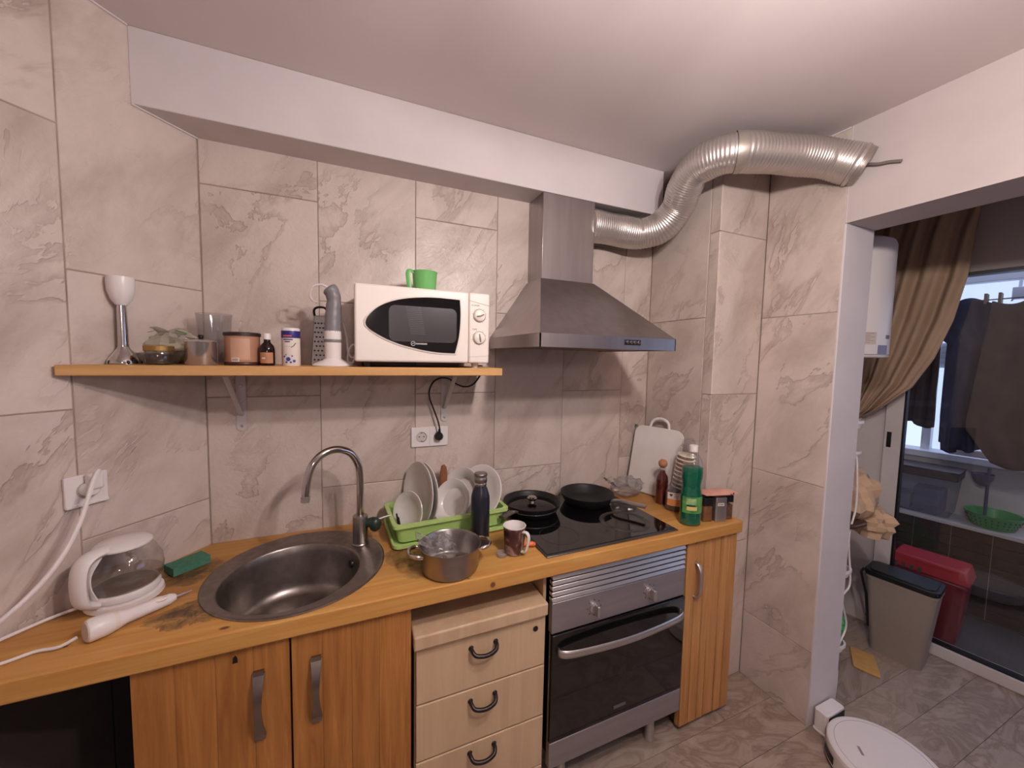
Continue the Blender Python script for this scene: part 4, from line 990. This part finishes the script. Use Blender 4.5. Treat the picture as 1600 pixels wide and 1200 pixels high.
op = thing('orange_peeler', 'small orange handled utensil lying behind the mug', 'utensil', (.968, -.432, .8905))
ob('handle', MB().tube([(-.035, .01, .010), (-.01, .002, .011), (.010, -.004, .010), (.016, -.006, .009)], [.007, .009, .009, .006], 12), mat('orange_plastic', C(212, 110, 62), .4), op)
ob('collar', MB().tube([(-.05, .014, .010), (-.034, .010, .010)], [.010, .011], 12), WHITEP, op)

# ------------------------------------------------------------------ right end of the worktop
def lean(o, ax, ang): o.rotation_euler = Matrix.Rotation(ang, 3, ax).to_euler(); return o
cb = thing('cutting_board', 'white plastic cutting board with loop grip leaning in the corner', 'board', (1.800, -.170, .8915))
cbm = MB().prism(rrect(.270, .345, .045, 8, 0, .1725), -.004, .004, 'y')
B1 = RZ(math.radians(-74)) @ RX(math.radians(-11.5))
cb.matrix_world = T(1.772, -.165, .893) @ B1
HDPE = mottled('white_board_plastic', C(226, 222, 219), C(214, 205, 196), 6, .5)
ob('slab', cbm, HDPE, cb, bevel=.002)
ob('loop_grip', MB().tube(smooth_path([(-.052, 0, .340), (-.046, 0, .368), (-.028, 0, .386), (0, 0, .392), (.028, 0, .386), (.046, 0, .368), (.052, 0, .340)], 5), .0068, 10, sx=.7, sy=1.0, upv=(0, 1, 0)), HDPE, cb)
cb2 = thing('cutting_board', 'clear cutting mat with dark edge and a green corner behind the white board', 'board', (1.79, -.14, .8915))
cb2.matrix_world = T(1.792, -.142, .893) @ RZ(math.radians(-74)) @ RX(math.radians(-9.5))
ob('slab', MB().prism(rrect(.28, .335, .02, 4, -.01, .1675), -.002, .002, 'y'), HAZY, cb2)
ob('edge', MB().tube([(-.15, -.001, .12), (-.15, -.001, .315)], .0022, 6), INK, cb2)
ob('green_corner', MB().prism([(-.152, .338), (-.118, .338), (-.152, .298)], -.0035, .0035, 'y'), mat('green_rubber', C(40, 104, 70), .5), cb2)

pbag = thing('plastic_bag', 'clear crumpled plastic bag between the frying pan and the cutting board', 'bag', (1.655, -.13, .8905))
ob('film', crumple(.085, .055, .045, 21, .4), HAZY, pbag, smooth=20)
ob('loose_flap', MB().grid(lambda u, v: (-.13 + .12 * u, -.02 + .05 * v, .055 + .05 * (1 - u) * (.5 + .5 * v) + .014 * math.sin(9 * u + 4 * v)), 10, 6), CLEAR, pbag, solid=.0008)

SHELL = thin_clear('bottle_shell', (.97, .97, .97, 1), 2.2, .03)
vg = thing('vinegar_bottle', 'dark red bottle with a cork ball stopper', 'bottle', (1.748, -.270, .8905))
ob('glass_body', MB().lathe([(0, 0), (.026, 0), (.028, .003), (.028, .115), (.025, .135), (.015, .15), (.013, .165), (.0155, .168), (.0155, .174), (0, .174)], 28), GLASS, vg)
ob('liquid', MB().lathe([(0, .003), (.026, .003), (.0265, .114), (.0235, .133), (.0135, .149), (.0115, .160), (0, .160)], 24), mat('red_vinegar', C(92, 34, 28), .1), vg)
ob('cork_ball', MB().ell((0, 0, .194), .021, .021, .021, 20, 12), mottled('cork', C(190, 134, 96), C(170, 112, 78), 50, .8, .2), vg)

sy = thing('syrup_bottle', 'clear plastic jug with brown syrup and an orange and white label', 'bottle', (1.756, -.362, .8905), math.radians(-28))
ob('shell', MB().lathe([(0, 0), (.050, 0), (.055, .005), (.055, .085), (.048, .105), (.030, .135), (.020, .155), (.016, .175), (0, .175)], 36, sy=.62), CLEAR, sy)
ob('syrup', MB().lathe([(0, .003), (.049, .003), (.053, .007), (.053, .088), (0, .090)], 32, sy=.60), mat('syrup_brown', C(80, 42, 34), .1), sy)
SL = lambda a0, a1, z0, z1, k=1.0: curved_patch(.0556 * k, a0, a1, z0, z1, 14, 1, .62)
ob('label', SL(-2.75, -.40, .028, .088), LABELW, sy)
ob('orange_band', SL(-2.75, -.40, .030, .058, 1.004), mat('orange_ink', C(214, 140, 76), .5), sy)
ob('heart_mark', MB().prism([(0, -.007), (.007, .002), (.005, .006), (.002, .006), (0, .004), (-.002, .006), (-.005, .006), (-.007, .002)], -.0008, .0008, 'y').xf(T(.0556 * math.cos(-2.35), .0556 * .62 * math.sin(-2.35) - .0006, .076) @ RZ(-.55)), INK, sy)
tl = MB()
for (a0, a1, z) in ((-2.1, -1.62, .080), (-2.1, -1.7, .072), (-2.1, -1.75, .065)): t_ = SL(a0, a1, z, z + .0035, 1.006); tl.add(t_.v, t_.f)
ob('label_lines', tl, mat('label_grey', C(150, 140, 140), .5), sy)

cp = thing('cup_stack', 'leaning stack of white rimmed paper cups in a clear sleeve', 'cups', (1.806, -.316, .8935))
cp.rotation_euler = (math.radians(6), math.radians(3.0), 0)
PAPER = mat('paper_white', C(226, 214, 200), .6)
CUPP = mottled('cup_print', C(176, 148, 128), C(134, 108, 94), 40, .6)
CUPM = mesh('cup_wall', MB().lathe([(0, .002), (.027, .0), (.028, .003), (.0385, .088), (.036, .086), (.0265, .006), (0, .006)], 32), CUPP)
RIMM = mesh('cup_rim', MB().tube([(.0385 * math.cos(2 * PI * i / 32), .0385 * math.sin(2 * PI * i / 32), .089) for i in range(33)], .0040, 8, cap=False), PAPER, 60)
INM = mesh('cup_lining', MB().lathe([(.0358, .0885), (.0255, .009), (0, .0085)], 32), PAPER)
cp0 = None
for k in range(9):
    c = ob('paper_cup', CUPM, None, cp, loc=(0, 0, k * .0195)); ob('rim', RIMM, None, c)
    if k == 8: ob('lining', INM, None, c)
ob('sleeve', MB().lathe([(.034, .01), (.0425, .10), (.043, .25), (.041, .272), (.030, .292)], 28, fn=lambda a, z: 1 + .02 * math.sin(5 * a + 40 * z)), thin_clear('sleeve_film', (.97, .96, .96, 1), .7, .06), cp)
ob('sleeve_top', crumple(.030, .026, .028, 31, .5, flat=False).xf(T(.0, 0, .268)), CLEAR, cp, smooth=15)

gb = thing('dish_soap_bottle', 'tall bottle of green dish soap with a white cap at the worktop edge', 'bottle', (1.690, -.492, .8905), math.radians(-22))
prof = [(0, 0), (.038, 0), (.043, .004), (.044, .02), (.044, .115), (.0425, .135), (.038, .16), (.0385, .178), (.043, .20), (.0435, .225), (.042, .245), (.035, .275), (.022, .296), (.0145, .305), (.0135, .315), (0, .315)]
ob('shell', MB().lathe(prof, 40, sy=.78), SHELL, gb)
gl = [(max(0, r_ - .0018), z if z > 0 else .002) for r_, z in prof if z <= .245] + [(0, .245)]
def soap():
    m = mat('green_soap', C(8, 138, 104), .12, trans=0.55, ior=1.36); return m
ob('soap', MB().lathe(gl, 36, sy=.78), soap(), gb)
ob('cap', MB().lathe([(0, .337), (.0155, .337), (.0175, .335), (.0175, .311), (.0135, .310)], 24), WHITEP, gb)
GLB = lambda a0, a1, z0, z1, k=1.0: curved_patch(.0447 * k, a0, a1, z0, z1, 14, 1, .78)
ob('label', GLB(-2.8, -.3, .055, .125), mottled('soap_label', C(36, 104, 58), C(104, 160, 84), 20, .4), gb)
ob('label_crest', GLB(-2.35, -1.45, .092, .118, 1.004), mottled('label_crest', C(176, 190, 140), C(96, 150, 90), 40, .5), gb)
ob('label_plaque', GLB(-2.3, -1.35, .068, .084, 1.005), mat('plaque_ink', C(206, 186, 120), .5), gb)
ob('label_leaf', GLB(-2.3, -1.5, .084, .091, 1.006), mat('leaf_ink', C(26, 48, 34), .5), gb)

def spice(name, label, x, y_, w_, h, fill, grp=None, rz=-.2):
    t = thing(name, label, 'jar', (x, y_, .8905), rz, grp)
    ob('jar', MB().prism(rrect(w_, w_, .006, 4), 0, h * .72), GLASS, t)
    ob('spice', MB().prism(rrect(w_ - .004, w_ - .004, .005, 4), .002, h * .60), fill, t)
    ob('lid', MB().prism(rrect(w_ + .001, w_ + .001, .006, 4), h * .72, h), BLACK, t, bevel=.002)
    return t
s1 = spice('spice_jar', 'square spice jar with black lid next to the soap bottle', 1.782, -.487, .046, .105, mottled('paprika', C(150, 104, 62), C(116, 70, 40), 60, .9), rz=-.25)
s3 = spice('spice_jar', 'square spice jar with reddish mix and black lid at the worktop end', 1.890, -.500, .046, .105, mottled('peppercorn', C(128, 92, 70), C(86, 58, 46), 90, .9), rz=-.25)
stn = thing('spice_grinder', 'silver square spice tin with a small white tag', 'tin', (1.836, -.506, .8905), -.25)
ob('body', MB().prism(rrect(.052, .046, .005, 4), 0, .105), SATIN, stn, bevel=.001)
ob('tag', MB().box(-.018, -.0238, .070, .012, -.023, .082), LABELW, stn, smooth=0)
ob('tag_print', MB().box(-.014, -.0242, .074, -.009, -.0237, .079).box(-.006, -.0242, .0745, .008, -.0237, .0785), INK, stn, smooth=0)
pk_ = thing('pink_packet', 'flat pinkish packet lying across the spice jars', 'packet', (1.842, -.499, .9960), -.22)
def packet():
    mb = MB(); n = 18; m_ = 9
    for sgn in (1, -1):
        def fn(u, v):
            x = (u - .5) * .17; y_ = (v - .5) * .075 * (1 - .35 * max(0, u - .8) / .2)
            e = (1 - abs(2 * u - 1) ** 3) * (1 - abs(2 * v - 1) ** 3)
            return (x, y_, .014 + sgn * .013 * e + .001 * math.sin(14 * u) * e)
        mb.grid(fn, n, m_)
    return mb
ob('wrapper', packet(), mottled('pink_foil', C(208, 158, 142), C(196, 142, 126), 10, .28), pk_, smooth=60)
ob('mark', MB().box(.03, -.0385, .014, .038, -.036, .018).box(.042, -.0385, .014, .047, -.036, .022), mat('dark_red_ink', C(104, 48, 44), .5), pk_, smooth=0)

# ------------------------------------------------------------------ utility room things
bo = thing('water_heater', 'white cylindrical water heater hanging beside the beige curtain', 'water heater', (2.69, -.478, 1.612))
ob('tank', MB().lathe([(0, 0), (.185, 0), (.190, .006), (.190, .535), (.182, .556), (.15, .572), (.08, .585), (0, .588)], 48), WHITEP, bo)
ob('bottom_seam', MB().lathe([(.1905, .010), (.1912, .013), (.1905, .016)], 48), mat('seam_grey', C(170, 162, 164), .5), bo)
def bpatch(a0, a1, z0, z1, k=1.002): return curved_patch(.190 * k, a0, a1, z0, z1, 10)
ob('info_label', bpatch(-2.30, -1.90, .060, .118), mat('label_cream', C(206, 192, 182), .5), bo)
tl = MB()
for k in range(6): t_ = bpatch(-2.28, -1.95 - .1 * (k % 2), .111 - k * .0085, .113 - k * .0085, 1.004); tl.add(t_.v, t_.f)
ob('label_lines', tl, mat('label_brown', C(150, 128, 118), .5), bo)
ob('energy_label', bpatch(-1.84, -1.50, .012, .058), mat('label_mauve', C(128, 120, 150), .5), bo)
ob('badge', bpatch(-1.60, -1.40, .088, .106), mat('badge_grey', C(116, 106, 116), .5), bo)
ob('wall_bracket', MB().box(-.08, .17, .40, .08, .197, .44), SATIN, bo, smooth=0)

CURT = mottled('beige_curtain', C(178, 152, 128), C(164, 138, 114), 5, .8)
cu_ = thing('curtain', 'beige curtain swept aside and tied beside the glass door', 'curtain')
def curtain(u, v):
    # v: 0 top .. 1 bottom tie; u: 0 wall side .. 1 door side
    L0 = Vector((3.165, -.335, 2.44)); L1 = Vector((3.135, -.300, 1.24))
    left = L0.lerp(L1, v)
    R_ = [Vector(p) for p in ((3.20, -.785, 2.44), (3.197, -.762, 2.25), (3.195, -.75, 2.03), (3.19, -.718, 1.81), (3.181, -.665, 1.617), (3.169, -.595, 1.46), (3.149, -.477, 1.33), (3.132, -.350, 1.245))]
    t = v * 7; i = min(int(t), 6); right = R_[i].lerp(R_[i + 1], t - i)
    p = left.lerp(right, u)
    amp = (.024 - .010 * v) * (1 - .25 * u)
    ph = 2 * PI * (4.3 * u + .35 * math.sin(3 * v)) 
    p = p - NN * (amp * math.sin(ph) + .010 * math.sin(1.7 * ph + 5 * v))
    p.z -= .05 * math.sin(PI * u) * v
    return p
ob('cloth', MB().grid(curtain, 90, 50), CURT, cu_, smooth=80, solid=.002)
ob('hem', MB().tube([tuple(curtain(i / 60, .998)) for i in range(61)], .005, 6), CURT, cu_)
ob('tie_back', MB().tube([(3.13, -.285, 1.25), (3.10, -.36, 1.235), (3.14, -.40, 1.26)], .006, 8), CURT, cu_)

# corner shelving rack just behind the jamb, rounded white trays
ur = thing('tray_rack', 'white rack of rounded trays half hidden behind the white jamb', 'rack', (2.455, -.55, 0))
for k, z in enumerate((.24, .60, 1.155, 1.292)):
    t_ = ob('tray', tub(.10, .30, .112, .312, z, z + .035, .003, .05, .003), WHITEP, ur, smooth=50)
ob('post', MB().tube([(-.03, .12, 0), (-.03, .12, 1.32)], .008, 8).tube([(.03, .12, 0), (.03, .12, 1.32)], .008, 8), WHITEP, ur)
dk = tag(ob('wooden_tray', MB().prism(rrect(.17, .30, .05, 6), 0, .018), wood('dark_walnut', C(86, 60, 48), C(62, 42, 34), 'y', 1, .4, knots=False), bevel=.004), 'dark brown wooden tray under the brown paper bag', 'tray'); dk.location = (2.485, -.575, .84)
pbg = thing('paper_bag', 'crumpled brown paper bag stuffed on the rack behind the jamb', 'bag', (2.60, -.600, .775))
KRAFT = mottled('kraft_paper', C(198, 168, 140), C(178, 148, 120), 8, .8, .1)
ob('paper', crumple(.115, .125, .150, 41, .42, 24, 16, 2.2, flat=False), KRAFT, pbg, smooth=12)
ob('folded_end', crumple(.075, .085, .075, 47, .45, 18, 12, 2.4, flat=False).xf(T(.07, -.075, -.03)), KRAFT, pbg, smooth=12)
gbag = thing('green_bag', 'bright green plastic bag on the low tray behind the jamb', 'bag', (2.475, -.610, .278))
ob('film', crumple(.052, .085, .075, 51, .35), mat('green_film', C(88, 190, 116), .25, trans=.2), gbag, smooth=25)
pc = tag(ob('charging_cable', MB().tube(smooth_path([(2.446, -.698, 1.175), (2.458, -.702, 1.13), (2.473, -.704, .938), (2.436, -.704, .795), (2.476, -.704, .577), (2.412, -.708, .519), (2.474, -.704, .37), (2.404, -.712, .285), (2.392, -.722, .167), (2.43, -.704, .06), (2.42, -.705, .008), (2.36, -.745, .006), (2.335, -.76, .02)], 7), .004, 8), WHITEP), 'thin white charging cable hanging down behind the jamb to the dock', 'cable')

gbin = thing('grey_bin', 'slim grey pedal bin with a black lid before the glass door', 'bin', (3.105, -.655, 0), DANG + PI / 2)
# local x = across (towards the door), local y = along the door
BINM = mottled('bin_grey', C(150, 138, 128), C(142, 130, 121), 4, .45)
def bin_mesh(w0, d0, w1, d1, h): 
    mb = MB(); loops = [(w0, d0, 0), (w1, d1, h), (w1 + .008, d1 + .008, h), (w1 + .008, d1 + .008, h + .012), (w1 - .006, d1 - .006, h + .012), (w0 - .006, d0 - .006, .006)]; n = 5; m_ = 24
    for a, b, z in loops: mb.v += [(x, y_, z) for x, y_ in rrect(a, b, .03, n)]
    for k in range(len(loops) - 1):
        for i in range(m_): j = (i + 1) % m_; mb.f.append((k * m_ + i, k * m_ + j, (k + 1) * m_ + j, (k + 1) * m_ + i))
    mb.f += [tuple(range(m_)), tuple((len(loops) - 1) * m_ + i for i in range(m_))]; return mb
ob('body', bin_mesh(.135, .205, .165, .275, .405), BINM, gbin)
ob('lid', MB().prism(rrect(.178, .288, .035, 6), .420, .446).prism(rrect(.150, .255, .03, 6), .445, .452), BLACK, gbin, bevel=.004)
ob('lid_strap', MB().tube([(-.07, .145, .44), (-.085, .152, .42), (-.07, .128, .30), (-.055, .112, .12)], .006, 8), BLACK, gbin)
ob('lid_bump', MB().ell((-.08, -.135, .432), .006, .006, .006, 8, 6), BLACK, gbin)  # small black bump at the lid corner
yc = tag(ob('yellow_cloth', MB().prism([(-.10, -.045), (.075, -.06), (.10, .04), (-.07, .055)], 0, .012), mottled('yellow_felt', C(206, 164, 100), C(194, 150, 86), 30, .9, .1), bevel=.004), 'flat yellow sponge cloth lying on the vinyl floor by the grey bin', 'cloth')
yc.location = (2.862, -.618, .0005); yc.rotation_euler = (0, 0, math.radians(36))

dk_ = thing('charging_dock', 'white charging dock with black front for the robot vacuum', 'dock', (2.268, -.762, 0))
ob('housing', MB().prism(rrect(.128, .052, .012, 5), .0, .094).prism(rrect(.138, .060, .014, 5, 0, -.002), 0, .010), WHITEP, dk_, bevel=.003)
ob('black_front', MB().box(-.052, -.0285, .012, .058, -.024, .084), mat('dock_black', C(12, 12, 13), .15), dk_, bevel=.002)
rv = thing('robot_vacuum', 'round white robot vacuum parked in front of its dock', 'robot vacuum', (2.225, -.968, 0))
ob('chassis', MB().lathe([(0, .008), (.158, .008), (.166, .014), (.166, .028), (0, .028)], 64), BLACK, rv)
ob('shell', MB().lathe([(.169, .020), (.174, .026), (.175, .078), (.172, .086), (.165, .090), (.160, .090), (0, .0905)], 72), WHITEP, rv)
ob('bumper', MB().grid(lambda u, v: (.1768 * math.cos(math.radians(100 + 160 * u)), .1768 * math.sin(math.radians(100 + 160 * u)), .020 + .055 * v), 40, 4), WHITEP, rv)
ob('top_groove', MB().tube([(.150 * math.cos(2 * PI * i / 64), .150 * math.sin(2 * PI * i / 64), .0906) for i in range(65)], .0009, 5, cap=False), mat('groove_grey', C(180, 172, 174), .5), rv)
ob('sensor', MB().box(-.018, .072, .0900, .018, .081, .0912).xf(RZ(math.radians(48))), mat('sensor_grey', C(146, 138, 142), .4), rv, bevel=.0005)
ob('side_window', curved_patch(.179, math.radians(126), math.radians(150), .030, .062, 8), BLACK, rv)
ob('side_seam', MB().box(-.1785, -.012, .020, -.1745, -.0105, .080).xf(RZ(math.radians(38))), mat('seam_tan', C(160, 140, 124), .5), rv, smooth=0)
for wx in (-.09, .09): ob('wheel', MB().lathe([(0, -.01), (.03, -.01), (.032, 0), (.03, .01), (0, .01)], 18).xf(T(wx, 0, .032) @ RY(PI / 2)), BLACK, rv)

# balcony things seen through the glass
rb = thing('red_bin', 'red plastic bin with a lid behind the glass door', 'bin', DP(-.09, .24, 0), DANG + PI / 2)
REDP = mat('red_plastic', C(176, 48, 56), .35)
ob('body', MB().frustum((-.085, -.13, .085, .13, 0), (-.10, -.155, .10, .155, .36)), mat('red_body', C(120, 36, 46), .35), rb, bevel=.012)
ob('lid', MB().frustum((-.108, -.165, .108, .165, .36), (-.092, -.145, .092, .145, .44)), REDP, rb, bevel=.010)
for k in range(4): ob('grip_slot', MB().box(-.112, .02 + k * .034, .362, -.106, .036 + k * .034, .392), mat('slot_grey', C(92, 80, 74), .5), rb, smooth=0)

CL = []
def garment(name, label, s0, s1, off, z0, z1, m, seed, outline=None, n=26, k=22):
    t = thing(name, label, 'clothing', (0, 0, 0))
    def fn(u, v):
        a, b = (s0, s1) if outline is None else outline(v)
        s = a + (b - a) * u; z = z1 + (z0 - z1) * v
        z += (.02 * math.sin(3 * PI * u + seed) if v < .05 else 0) + (.018 * math.sin(5 * u + seed) * v)
        o_ = off + .022 * math.sin(9 * u + seed) * (.4 + .6 * v) + .012 * math.sin(17 * u + 3 * v + seed)
        return DP(s, o_, z)
    ob('fabric', MB().grid(fn, n, k), m, t, smooth=80, solid=.012)
    return t
NAVY = mottled('navy_fabric', C(52, 56, 82), C(40, 42, 62), 6, .9)
BROWNF = mottled('brown_fabric', C(66, 50, 48), C(54, 42, 42), 6, .9)
TAUPE = mottled('taupe_fabric', C(98, 82, 76), C(76, 64, 62), 5, .9)
g1 = garment('hanging_shirt', 'dark brown trousers hanging behind the glass next to the door stile', -.285, -.168, .43, 1.20, 1.80, BROWNF, 1.0)
g2 = garment('hanging_robe', 'large navy garment hanging on the balcony line', 0, 0, .36, 1.10, 1.955, NAVY, 2.0,
             outline=lambda v: (-.24 + .11 * min(1, max(0, (v - .16) / .12)), .05 + .02 * math.sin(3 * v)))
for (a, b, z0) in ((-.125, -.065, 1.07), (-.045, .0, 1.085)):
    ob('sleeve', MB().grid(lambda u, v, a=a, b=b, z0=z0: DP(a + (b - a) * u + .01 * v, .36 + .01 * math.sin(6 * u), 1.2 + (z0 - 1.2) * v - .012 * math.sin(PI * u) * v), 8, 8), NAVY, g2, smooth=80, solid=.012)
g3 = garment('hanging_trousers', 'taupe garment hanging low on the balcony beside the navy one', 0, 0, .32, 1.04, 1.94, TAUPE, 3.0, outline=lambda v: (.03 - .07 * v + .12 * max(0, v - .8) / .2, .36))
cl = tag(ob('clothesline', MB().tube([DP(-.5, .38, 1.975), DP(-.1, .37, 1.955), DP(.5, .33, 1.96), DP(1.2, .33, 1.98)], .0035, 6), INK), 'dark clothesline cord carrying the laundry across the balcony', 'cord')
for s_, where in ((-.22, 'stile end of the navy garment'), (.0, 'inner corner of the navy garment'), (.05, 'near corner of the taupe garment'), (.36, 'far corner of the taupe garment')):
    pgm = tag(ob('clothes_peg', dbox(MB(), s_ - .006, s_ + .006, .33, .40, 1.93, 1.99), mat('peg_wood', C(120, 104, 92), .7), bevel=.002), 'small clothes peg gripping the ' + where, 'peg', 'clothes pegs on the balcony line')

sb = thing('storage_box', 'translucent plastic storage box with a dark lid on the balcony ledge', 'box', DP(-.255, .77, .5755), DANG + PI / 2)
TRB = thin_clear('translucent_box', (.80, .82, .88, 1), .8, .15, .28, C(176, 178, 196))
ob('shell', MB().frustum((-.11, -.155, .11, .155, 0), (-.125, -.18, .125, .18, .30)), TRB, sb, bevel=.012)
ob('dark_contents', MB().box(-.08, -.12, .01, .06, .02, .17), mat('contents_navy', C(70, 72, 100), .8), sb, bevel=.01)
ob('papers', MB().box(-.09, .03, .01, .06, .12, .11), mat('contents_grey', C(130, 126, 136), .8), sb, bevel=.006)
ob('lid', MB().box(-.13, -.185, .255, .13, .185, .305).box(-.135, -.19, .305, .135, .19, .315), mat('lid_brown', C(84, 74, 74), .4), sb, bevel=.004)
wb_ = tag(ob('white_bag', crumple(.05, .07, .14, 61, .35), thin_clear('white_film', (.85, .87, .93, 1), .8, .2, .5, C(196, 202, 226)), smooth=20), 'pale plastic bag hanging at the storage box end behind the stile', 'bag'); wb_.location = DP(-.40, .56, .50)
gk = thing('green_basket', 'green perforated plastic basket on the balcony ledge', 'basket', DP(.075, .74, .5755))
ob('bowl', MB().lathe([(0, .001), (.085, .001), (.09, .005), (.118, .082), (.124, .085), (.124, .09), (.115, .088), (.087, .008), (0, .005)], 40), mat('basket_green', C(74, 150, 92), .4), gk)
hl = MB()
for r_ in range(3):
    for k in range(28):
        a = 2 * PI * k / 28; R_ = .094 + .0085 * r_ + .001
        hl.ell((R_ * math.cos(a), R_ * math.sin(a), .022 + r_ * .02), .004, .004, .005, 6, 4)
o = ob('holes', hl, mat('hole_dark', C(40, 84, 54), .6), gk); o['kind'] = 'stuff'
lamp2 = thing('hanging_light', 'dark cone shaped light on a thin rod beyond the glass', 'light', DP(.01, .80, .60))
ob('shade', MB().lathe([(.05, .29), (.045, .26), (.03, .225), (.012, .21), (0, .208)], 24), mat('lamp_slate', C(78, 82, 110), .4), lamp2)
ob('rod', MB().tube([(.02, -.02, -.02), (.015, -.02, .21), (.02, -.02, .33)], .008, 8), mat('rod_slate', C(84, 86, 112), .4), lamp2)
